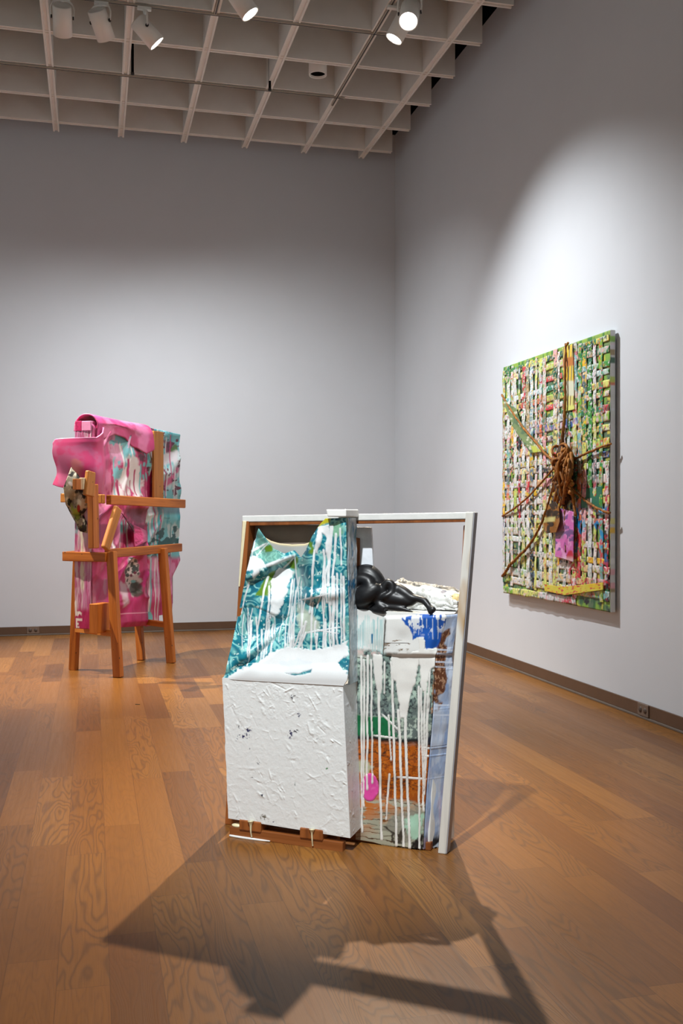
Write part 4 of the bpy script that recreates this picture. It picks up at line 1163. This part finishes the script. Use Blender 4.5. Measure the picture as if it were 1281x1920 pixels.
def strip_colour(x, z, r):
    """Palette by place on the picture: x to the right (-.82...82), z up."""
    u = (x + HW) / (2 * HW); v = z / HT
    k = r.rand()
    if v > .93: pool = GRN + LIME
    elif v > .62: pool = (MUL + WHT * 5 + GRN + LIME) if u < .6 else (GRN * 4 + LIME * 4 + WHT * 2 + MUL)
    elif v > .40: pool = (MUL * 2 + WHT * 2 + LIME) if u < .55 else (GRN + MUL + LIME + WHT * 2)
    elif u < .55: pool = LIME * 4 + WHT * 6 + GRN + MUL[6:]
    else: pool = SPL * 4 + LIME * 3 + MUL + WHT * 2
    return pool[int(k * len(pool))]


def strips(name, vertical, n, seed, wid, na, nl):
    r = np.random.RandomState(seed)
    vs = []; fs = []; cs_ = []
    L = HT if vertical else 2 * HW; Wd = 2 * HW if vertical else HT
    cent = (np.arange(n) + .5) / n * Wd + r.uniform(-.18, .18, n) * Wd / n
    base = 0
    pitch = HT / 24 if vertical else 2 * HW / 23
    for i, c in enumerate(cent):
        w = r.uniform(*wid); l0 = r.uniform(.0, .06) if vertical else r.uniform(0, .01); l1 = L - (r.uniform(.05, .11) if vertical else r.uniform(0, .01))
        if r.rand() < .12: l1 = L * r.uniform(.45, .8)
        if r.rand() < .10: l0 = L * r.uniform(.2, .5)
        lean = r.uniform(-.02, .02)
        l = np.linspace(l0, l1, nl); q = np.linspace(-1, 1, na)
        Lg, Q = np.meshgrid(l, q, indexing='ij')
        cc = c + lean * (Lg / L - .5) + .006 * (fbm(Lg * 6, Lg * 0 + i, i, 2) - .5) + Q * w * .5 * (1 + .25 * (fbm(Lg * 9, Lg * 0 + 7 * i, i + 3, 2) - .5))
        sgn = 1 if i % 2 else -1
        if not vertical: sgn = -sgn
        lift = -.0045 - (.0022 if vertical else 0) - .0022 * sgn * np.sin(PI * Lg / pitch + .3 * i) - .0008 * (1 - Q * Q) - .002 * fbm(Lg * 12, Q + i, i, 2)
        if vertical: x = cc - HW; z = HT - Lg
        else: x = Lg - HW; z = HT - cc
        # pigment in runs along the strip
        m0 = strip_colour(float(np.mean(x)), float(np.mean(z)), r)
        C = np.ones(Lg.shape + (3,)) * np.array(m0)
        p = l0
        while p < l1:
            step = r.uniform(.05, .32) if (HT - p if vertical else HT - c) > .45 * HT else r.uniform(.16, .75); mid = min(l1, p + step * .5)
            xm, zm = (c - HW, HT - mid) if vertical else (mid - HW, HT - c)
            if r.rand() < .80: m0 = strip_colour(xm, zm, r)
            paint(C, ss(p - .006, p + .006, Lg + .012 * (fbm(Q * 2 + i, Lg * 60, i) - .5)), m0)
            p += step
        u = (x + HW) / (2 * HW); v = z / HT
        sp1 = fbm(x * 60, z * 60, seed + 2, 2); sp2 = fbm(x * 45 + 9, z * 45, seed + 5, 2); sp3 = fbm(x * 26 + 3, z * 26, seed + 7, 3); sp4 = fbm(x * 95, z * 70, seed + 17, 2); sp5 = fbm(x * 80 + 5, z * 95, seed + 27, 2)
        paint(C, ss(.64, .68, sp1) * .8, MUL[r.randint(len(MUL))]); paint(C, ss(.66, .70, sp2) * .8, GRN[r.randint(5)]); paint(C, ss(.62, .68, sp3) * .7, WHT[r.randint(4)])
        fine = .4 + .6 * ss(.45, .55, v); paint(C, ss(.65, .68, sp4) * .9 * fine, MUL[r.randint(len(MUL))]); paint(C, ss(.65, .68, sp5) * .9 * fine, (MUL + WHT)[r.randint(14)])
        red = ss(.54, .60, sp1) * ss(.5, .62, u) * (1 - ss(.42, .5, v)) * ss(.45, .55, fbm(x * 5, z * 3, 91)); paint(C, red * .9, lin(206, 44, 70))
        blu = ss(.60, .64, fbm(x * 9, z * 11, 77)) * ss(.52, .6, u) * ss(.16, .2, v) * (1 - ss(.36, .40, v)); paint(C, blu, BLU[r.randint(3)])
        paint(C, (1 - ss(.80, .96, np.abs(Q))) * 0, lin(0, 0, 0))
        P = np.stack((x, TH + lift, z), -1)
        vs.append(P.reshape(-1, 3)); cs_.append(C.reshape(-1, 3))
        idx = np.arange(nl * na).reshape(nl, na) + base
        fs.append(np.stack((idx[1:, :-1], idx[1:, 1:], idx[:-1, 1:], idx[:-1, :-1]), -1).reshape(-1, 4)); base += nl * na
    V = np.vstack(vs); C = np.vstack(cs_); Q = np.vstack(fs)
    me = bpy.data.meshes.new(name); me.from_pydata(V.tolist(), [], Q.tolist())
    at = me.attributes.new('pigment', 'FLOAT_COLOR', 'POINT'); c4 = np.ones((len(V), 4), np.float32); c4[:, :3] = np.clip(C, 0, 1); at.data.foreach_set('color', c4.reshape(-1))
    me.materials.append(WEAVE); me.polygons.foreach_set('use_smooth', [True] * len(me.polygons))
    o = link(bpy.data.objects.new(name, me), pa); m = o.modifiers.new('Solidify', 'SOLIDIFY'); m.thickness = .003; m.offset = 0
    return o


strips('horizontal_strips', False, 24, 4, (.034, .064), 6, 330)
strips('vertical_strips', True, 23, 9, (.032, .060), 6, 400)

# --- rope
ROPE = wood('rope_brown', lin(52, 28, 8), lin(142, 86, 20), lin(196, 128, 40), .7, False, 1.4)


def rope(pts, r0=.010, r1=.010, y=-.066, name='rope'):
    P = np.array([list(pp(a, b, y if len(q) == 0 else q[0])) for a, b, *q in pts])
    rr = np.linspace(r0, r1, len(P))
    S = spline(np.column_stack((P, rr)), 10)
    S[:, :3] += .004 * (RNG.rand(len(S), 3) - .5)
    bm = bmesh.new(); bm_tube(bm, S[:, :3], S[:, 3] * (1 + .18 * np.sin(np.arange(len(S)) * 2.1)), 8, lumps=.15)
    return from_bm(name, bm, ROPE, pa, smooth=True)


K = (1052, 872)
rope([(1061, 644, -.05), (1060, 690), (1060, 740), (1058, 790), (1054, 830), K], .006, .014)
rope([(1066, 643, -.05), (1061, 648, -.07)], .008, .008)
rope([(941, 740, -.05), (958, 768), (980, 800), (1004, 828), (1028, 856), K], .007, .009)
rope([(1146, 832, -.045), (1128, 838), (1100, 850), (1074, 862), K], .0065, .009)
rope([(942, 968, -.05), (966, 952), (990, 932), (1016, 904), (1040, 876)], .007, .007)
rope([(1144, 962, -.05), (1126, 956), (1100, 940), (1076, 918), (1062, 890), K], .008, .008)
rope([(954, 1062, -.06), (970, 1046), (994, 1020), (1016, 980), (1032, 930), (1044, 890)], .011, .007)
rope([(942, 1080, -.045), (950, 1070), (956, 1058)], .010, .010)
rope([(1050, 890), (1056, 930), (1060, 968), (1062, 1000), (1062, 1035)], .010, .008)
rope([(1068, 900), (1074, 930), (1080, 968)], .012, .008)
rope([(1044, 890), (1046, 930), (1042, 960)], .009, .008)
# bunched mass at the middle
r = np.random.RandomState(3)
bm = bmesh.new()
for k in range(34):
    x0 = r.uniform(1042, 1072); y0 = r.uniform(834, 872); x1 = r.uniform(1036, 1078); y1 = r.uniform(900, 952)
    P = np.array([pp(x0, y0, -.08 - r.rand() * .05), pp(r.uniform(1040, 1072), r.uniform(870, 895), -.11 - r.rand() * .06), pp(x1, y1, -.07 - r.rand() * .04)])
    S = spline(np.column_stack((P, r.uniform(.006, .013, 3))), 8); bm_tube(bm, S[:, :3], S[:, 3], 7, lumps=.3)
for k in range(9):
    c = (r.uniform(1042, 1066), r.uniform(838, 880)); th = np.linspace(0, 2 * PI, 14); rx, ry = r.uniform(4, 10), r.uniform(5, 12)
    P = np.array([pp(c[0] + rx * math.cos(q), c[1] + ry * math.sin(q), -.10 - .04 * math.sin(q + k)) for q in th]); bm_tube(bm, P, .009, 7, lumps=.3)
for k in range(60):
    p = pp(r.uniform(1040, 1074), r.uniform(842, 925), -.075 - r.rand() * .05)
    bmesh.ops.create_icosphere(bm, subdivisions=1, radius=r.uniform(.008, .022), matrix=Matrix.Translation(tuple(p)))
from_bm('rope_bundle', bm, ROPE, pa, smooth=True)
bm = bmesh.new()
p = pp(1058, 888, -.075)
bmesh.ops.create_icosphere(bm, subdivisions=5, radius=1, matrix=Matrix.Translation(tuple(p)) @ Matrix.Diagonal((.105, .050, .205, 1)))
for v in bm.verts:
    q = np.array(v.co); n = fbm(np.array(q[0] * 40 + q[1] * 23), np.array(q[2] * 34 + q[1] * 31), 5, 3)
    v.co = v.co + (v.co - Vector(tuple(p))).normalized() * float(.055 * (n - .5))
from_bm('dark_tangle', bm, plain('dark_fibre', lin(64, 40, 16), .8, .5, 60, bmp=.6), pa, smooth=True)


def patch(name, top, bot, left, right, colfn, y0, amp, seed, nu=50, nv=70):
    PX, PY = coons(top, bot, left, right, nu, nv)
    r_ = 1 - np.abs(2 * fbm(PX * .06, PY * .02, seed, 2) - 1)
    b = y0 - amp * (.6 * r_ ** 2 + .4)
    return grid(name, pp(PX, PY, b), colfn(PX, PY), WEAVE, pa, .004, 1.0)


def c_pink(PX, PY):
    C = np.ones(PX.shape + (3,)) * np.array(lin(206, 106, 176)); n = fbm(PX * .12, PY * .07, 3)
    paint(C, ss(.45, .6, n), lin(226, 160, 206)); paint(C, ss(.56, .66, fbm(PX * .1, PY * .1, 9)), lin(120, 84, 140)); paint(C, poly(PX, PY, [(1044, 960), (1058, 962), (1058, 1010), (1044, 1010)], 3) * .6, lin(130, 120, 134)); paint(C, ell(PX, PY, 1070, 1043, 7, 12, 0, .3, .4, 3), lin(190, 30, 60)); paint(C, ss(1040, 1050, PY) * .5, WH)
    return C


def c_brown(PX, PY):
    C = np.ones(PX.shape + (3,)) * np.array(lin(150, 96, 30)); n = fbm(PX * .14, PY * .12, 3)
    paint(C, ss(.5, .58, n), lin(52, 36, 18)); paint(C, poly(PX, PY, [(1016, 970), (1042, 968), (1042, 978), (1020, 980)], 2, 2), lin(206, 200, 130))
    return C


patch('pink_cloth', [(0, 1044, 951), (1, 1077, 960)], [(0, 1042, 1044), (.5, 1058, 1048), (1, 1076, 1054)], [(0, 1044, 951), (1, 1042, 1044)], [(0, 1077, 960), (1, 1076, 1054)], c_pink, -.060, .012, 5)
patch('brown_wad', [(0, 1026, 946), (.5, 1040, 940), (1, 1049, 950)], [(0, 1024, 1000), (1, 1044, 998)], [(0, 1030, 946), (.5, 1020, 980), (1, 1024, 1000)], [(0, 1049, 950), (.5, 1050, 980), (1, 1044, 998)], c_brown, -.07, .04, 15)


def c_olive(PX, PY):
    C = np.ones(PX.shape + (3,)) * np.array(lin(122, 142, 92)); n = fbm(PX * .12, PY * .12, 3)
    paint(C, ss(.5, .62, n), lin(88, 116, 84)); paint(C, poly(PX, PY, [(996, 836), (1024, 834), (1016, 856), (1004, 858)], 2), lin(196, 206, 84)); paint(C, ss(.6, .66, fbm(PX * .2, PY * .2, 9)), lin(206, 206, 180))
    return C


def c_yellow(PX, PY):
    C = np.ones(PX.shape + (3,)) * np.array(lin(222, 216, 130)); st_ = np.sin((PX + .04 * PY) * 1.1)
    paint(C, ss(.2, .5, st_) * (PY < 740), lin(226, 180, 30)); paint(C, ss(.5, .8, -st_) * .9, lin(96, 60, 40)); paint(C, ss(712, 716, PY) * (1 - ss(740, 744, PY)), lin(214, 216, 190)); paint(C, poly(PX, PY, [(1056, 672), (1078, 668), (1078, 684), (1056, 690)], 1), lin(190, 120, 60)); paint(C, ss(758, 762, PY), lin(216, 222, 120))
    return C


def c_band(PX, PY):
    C = np.ones(PX.shape + (3,)) * np.array(lin(218, 206, 76)); paint(C, ss(.5, .62, fbm(PX * .1, PY * .1, 5)), lin(228, 196, 50)); paint(C, ss(.62, .68, fbm(PX * .2, PY * .3, 15)), lin(206, 60, 70)); return C


patch('olive_flap', [(0, 943, 748), (1, 968, 766)], [(0, 996, 850), (1, 1026, 846)], [(0, 943, 748), (.5, 962, 800), (1, 996, 850)], [(0, 968, 766), (.3, 976, 790), (.6, 994, 814), (1, 1026, 846)], c_olive, -.048, .014, 7)
patch('yellow_strip', [(0, 1056, 652), (1, 1075, 645)], [(0, 1060, 772), (1, 1078, 768)], [(0, 1056, 652), (1, 1060, 772)], [(0, 1075, 645), (1, 1078, 768)], c_yellow, -.044, .003, 9)
patch('yellow_band', [(0, 1022, 1096), (.5, 1060, 1100), (1, 1132, 1092)], [(0, 1022, 1108), (.5, 1060, 1116), (1, 1132, 1106)], [(0, 1022, 1096), (1, 1022, 1108)], [(0, 1132, 1092), (1, 1132, 1106)], c_band, -.044, .012, 11, 70, 20)
patch('green_cloth', [(0, 1091, 917), (1, 1130, 912)], [(0, 1091, 952), (1, 1130, 954)], [(0, 1091, 917), (1, 1091, 952)], [(0, 1130, 912), (1, 1130, 954)], lambda X_, Y_: np.ones(X_.shape + (3,)) * np.array(lin(44, 110, 84)) * (.8 + .5 * fbm(X_ * .2, Y_ * .2, 4))[..., None], -.039, .001, 13)
# wrapped edge on the near side
nu, nv = 6, 300
s = np.linspace(0, 1, nu)[None, :]; t = np.linspace(0, 1, nv)[:, None]
V = np.stack((HW + .0012 + .001 * np.sin(t * 70) + 0 * s, TH - .002 + (-.004 - TH) * s + 0 * t, HT * (1 - t) + 0 * s), -1)
C = np.ones(V.shape) * np.array(lin(210, 211, 208)); r = np.random.RandomState(21)
for k in range(18):
    z0 = r.uniform(0, .98); paint(C, ss(z0 - .002, z0 + .002, t) * (1 - ss(z0 + .018, z0 + .024, t)) * (.9 + 0 * s), (GRN + WHT + WHT + LIME + MUL)[r.randint(27)])
grid('wrapped_edge', V, C, WEAVE, pa, .002, 1.0)

# ================================================================== ceiling fittings
LENS = emit('lens_glow', (1.0, .97, .92), 14.0)
LENSD = emit('lens_dim', (1.0, .97, .92), 1.2)
PIPE = plain('track_grey', lin(176, 164, 148), .5, .05, 10)

def track(loc, length, along, label):
    t = empty('light_track', loc, 0 if along == 'x' else PI / 2)
    tag(t, label, 'light track')
    box('rail', -length / 2, length / 2, -.011, .011, -.012, 0.0, PIPE, t, .002)
    box('slot', -length / 2 + .01, length / 2 - .01, -.004, .004, -.0135, -.012, DARK, t)
    return t

track((-1.02, -3.4, GB), 4.0, 'y', 'black-slotted light track under the ceiling rib carrying the two glaring spotlights')
track((-3.5, GY[4], GB), 5.4, 'x', 'light track across the ceiling carrying the row of three spotlights')
track((-3.6, GY[2], GB), 5.3, 'x', 'thin light track across the ceiling with no spotlights on it')
track((-2.238, GY[5] - .3, GB), 1.8, 'y', 'short light track at the top edge holding the lone tilted spotlight')


def spotlight(att, body, aim, lens, label, group=None, rad=.066, L=.205):
    """Can on a yoke: `att` where the stem meets the track, `body` the can's middle, `aim` its direction."""
    att = Vector(att); body = Vector(body); d = Vector(aim).normalized()
    t = empty('track_spotlight', att); tag(t, label, 'spotlight', group)
    o = body - att
    q = d.to_track_quat('-Z', 'Y'); M = Matrix.Translation(o) @ q.to_matrix().to_4x4()
    bm = bmesh.new(); lathe(bm, [(0, L / 2 - .004), (rad - .012, L / 2 - .004), (rad - .006, L / 2), (rad, L / 2 - .006), (rad, -L / 2), (rad - .006, -L / 2), (rad - .008, -L / 2 + .012)], 32)
    h = from_bm('housing', bm, FIX, t, smooth=False); h.matrix_local = M
    for p in h.data.polygons: p.use_smooth = True
    bm = bmesh.new(); lathe(bm, [(0, -L / 2 + .010), (rad - .008, -L / 2 + .012), (rad - .008, -L / 2 + .016), (0, -L / 2 + .016)], 32)
    l = from_bm('lens', bm, lens, t); l.matrix_local = M
    # yoke: arch from the stem over both sides of the can
    piv = o + d * (-.02)
    side = d.cross(Vector((0, 0, 1)))
    side = Vector((1, 0, 0)) if side.length < .1 else side.normalized()
    st_ = Vector((0, 0, -.05))
    topp = Vector((piv.x, piv.y, max(piv.z + .115, -.06)))
    P = [piv - side * (rad + .010), piv - side * (rad + .012) + Vector((0, 0, .07)), topp - side * .045 , topp + side * .045, piv + side * (rad + .012) + Vector((0, 0, .07)), piv + side * (rad + .010)]
    bm = bmesh.new(); S = spline([list(p) for p in P], 8); bm_tube(bm, S, .0065, 8)
    from_bm('yoke', bm, FIX, t, smooth=True)
    for sg in (-1, 1):
        bm = bmesh.new(); lathe(bm, [(0, 0), (.012, 0), (.012, .010), (0, .010)], 12, Matrix.Translation(piv + side * sg * (rad + .004)) @ (side * sg).to_track_quat('Z', 'Y').to_matrix().to_4x4())
        from_bm('knob', bm, DARK, t)
    bm = bmesh.new(); bm_tube(bm, np.array([(0, 0, -.02), tuple(topp)]), .014, 12); from_bm('stem', bm, FIX, t, smooth=True)
    box('adapter', -.05, .05, -.018, .018, -.034, -.014, FIX, t, .003)
    return t

YR = GY[4]
LPOS = {}
def fit(key, att, body, target, lens, label, group=None):
    dv = Vector(target) - Vector(body); dv.normalize()
    LPOS[key] = (tuple(Vector(body) + dv * .118), tuple(target))
    return spotlight(att, body, dv, lens, label, group)
def on_row(px, py):
    return at_y(px, py, YR)
for key, px, py, tgt, lab, ln in (('a', 117, 38, (-3.3, 0, 1.9), 'white track spotlight pointing down at the back wall, leftmost of the three in a row', LENSD),
                          ('b', 190, 46, (-1.7, -.4, 1.9), 'white track spotlight tilted slightly right, middle of the three in a row', LENSD),
                          ('c', 276, 60, (-.3, -2.5, 2.2), 'white track spotlight tipped far right with glowing rim, rightmost of three in a row', LENS)):
    b = on_row(px, py); fit(key, (b[0] - .02 * (key == 'c'), YR, GB), b, tgt, ln, lab, 'row of three track spotlights')
def on_col(px, py, X):
    d = ray(px, py); t = (X - CAM[0]) / d[0]; return CAM + d * t
KB = on_col(768, 27, -1.05); fit('key', (-1.03, KB[1], GB), KB, (-2.55, -7.0, .2), LENS, 'glaring white track spotlight facing the viewer, upper of the overlapping pair')
K2 = on_col(751, 50, -.95); fit('stool', (-1.0, K2[1] , GB), K2, (-2.85, -2.75, 1.0), LENS, 'white track spotlight aimed down left with bright oval lens, lower of the overlapping pair')
K3 = on_col(453, 3, -2.15); fit('paint', (-2.2, K3[1], GB), K3, (0.0, -3.85, 1.55), LENS, 'white track spotlight cut by the top edge of the photo, alone between the others')

# small downlight hanging inside a coffer
c = at_y(596, 141, -2.0)
t = empty('downlight', (c[0], -2.0, c[2])); tag(t, 'small white cylinder downlight with black mouth inside a ceiling coffer', 'downlight')
bm = bmesh.new(); lathe(bm, [(0, .30), (.07, .30), (.075, .29), (.075, 0), (.066, 0), (.066, .05)], 32); from_bm('housing', bm, FIX, t, smooth=True)
bm = bmesh.new(); lathe(bm, [(.066, .02), (.04, .045), (0, .05)], 32); from_bm('baffle', bm, BLACK, t, smooth=True)
bm = bmesh.new(); bm_tube(bm, np.array([(0, 0, .29), (0, 0, 5.75 - c[2])]), .012, 10); from_bm('stem', bm, FIX, t, smooth=True)

# dark hanger rods in two coffers
for px, y0, lab in ((248.5, 108, 'black hanger rod inside a ceiling coffer, behind the row of three spotlights'), (506, 138, 'black hanger rod inside a ceiling coffer, left of the small downlight')):
    Y = GY[3] + .26 if px < 300 else GY[2] - .2
    Y = -1.75 if px > 300 else -2.0
    a = at_y(px, y0 + 29, Y)
    t = empty('hanger_rod', (a[0], Y, a[2])); tag(t, lab, 'rod')
    bm = bmesh.new(); bm_tube(bm, np.array([(0, 0, 0), (0, 0, 5.75 - a[2])]), .011, 10); from_bm('rod', bm, BLACK, t, smooth=True)
    bm = bmesh.new(); lathe(bm, [(0, -.012), (.014, -.012), (.014, .004), (0, .004)], 12); from_bm('end_nut', bm, DARK, t)

# scrap on the floor
p = at_z(258, 1321, 0.0)
o = box('wood_sliver', -.016, .016, -.0025, .0025, 0, .003, DARK, None, .001); o.location = (p[0], p[1], 0); o.rotation_euler = (0, 0, -.5)
tag(o, 'tiny dark sliver lying on the bare floor in front of the pink stool sculpture', 'sliver')

WARM = (1.0, 0.87, 0.69); COOL = (0.95, 0.975, 1.0)
LIGHTS = [
    ('key_light', LPOS['key'][0], (-2.95, -6.7, 0.2), 1300, 60, 1.0, WARM, .035),
    ('stool_key', LPOS['stool'][0], LPOS['stool'][1], 450, 34, 1.0, WARM, .035),
    ('painting_light', LPOS['paint'][0], (-.1, -4.1, .5), 680, 88, 1.0, COOL, .035),
    ('wall_wash', LPOS['a'][0], (-4.1, -.9, .0), 150, 110, 1.0, COOL, .04),
    ('wall_wash', LPOS['b'][0], (-2.6, -.9, .0), 300, 110, 1.0, COOL, .04),
    ('wall_wash', LPOS['c'][0], (-1.1, -.9, .0), 335, 108, 1.0, COOL, .04),
    ('front_light', (-3.45, -9.0, 4.7), (-2.3, -6.5, .6), 1330, 32, .9, (.93, .98, 1.0), .05),
    ('stool_side', (-4.97, -2.3, 4.7), (-3.0, -2.5, .2), 1700, 60, 1.0, WARM, .035),
]
WORLD = 0.33
EXPO = 0.0

# ================================================================== camera, light, render settings
cam = bpy.data.cameras.new('camera'); cam.sensor_fit = 'VERTICAL'; cam.sensor_height = 24.0; cam.lens = 24.0 * F / 1920.0
cam.clip_start = 0.05; cam.clip_end = 100
co = bpy.data.objects.new('camera', cam); COL.objects.link(co)
co.location = tuple(CAM); co.rotation_euler = (PI / 2, 0, -math.atan2(0.2406, 0.9706))
SC.camera = co


def spot(name, loc, aim, watts, size, blend, col=(1, .95, .88), rad=0.05):
    l = bpy.data.lights.new(name, 'SPOT'); l.energy = watts; l.spot_size = math.radians(size); l.spot_blend = blend; l.color = col; l.shadow_soft_size = rad
    o = bpy.data.objects.new(name, l); COL.objects.link(o); o.location = tuple(loc)
    dv = Vector(aim) - Vector(loc); o.rotation_euler = dv.to_track_quat('-Z', 'Y').to_euler()
    return o

for L in LIGHTS: spot(*L)

w = bpy.data.worlds.new('gallery'); SC.world = w; w.use_nodes = True
bg = w.node_tree.nodes['Background']; bg.inputs[0].default_value = (0.92, 0.98, 1.0, 1); bg.inputs[1].default_value = WORLD
SC.view_settings.view_transform = 'Standard'; SC.view_settings.look = 'None'; SC.view_settings.gamma = 1; SC.view_settings.exposure = EXPO
SC.view_settings.use_curve_mapping = False
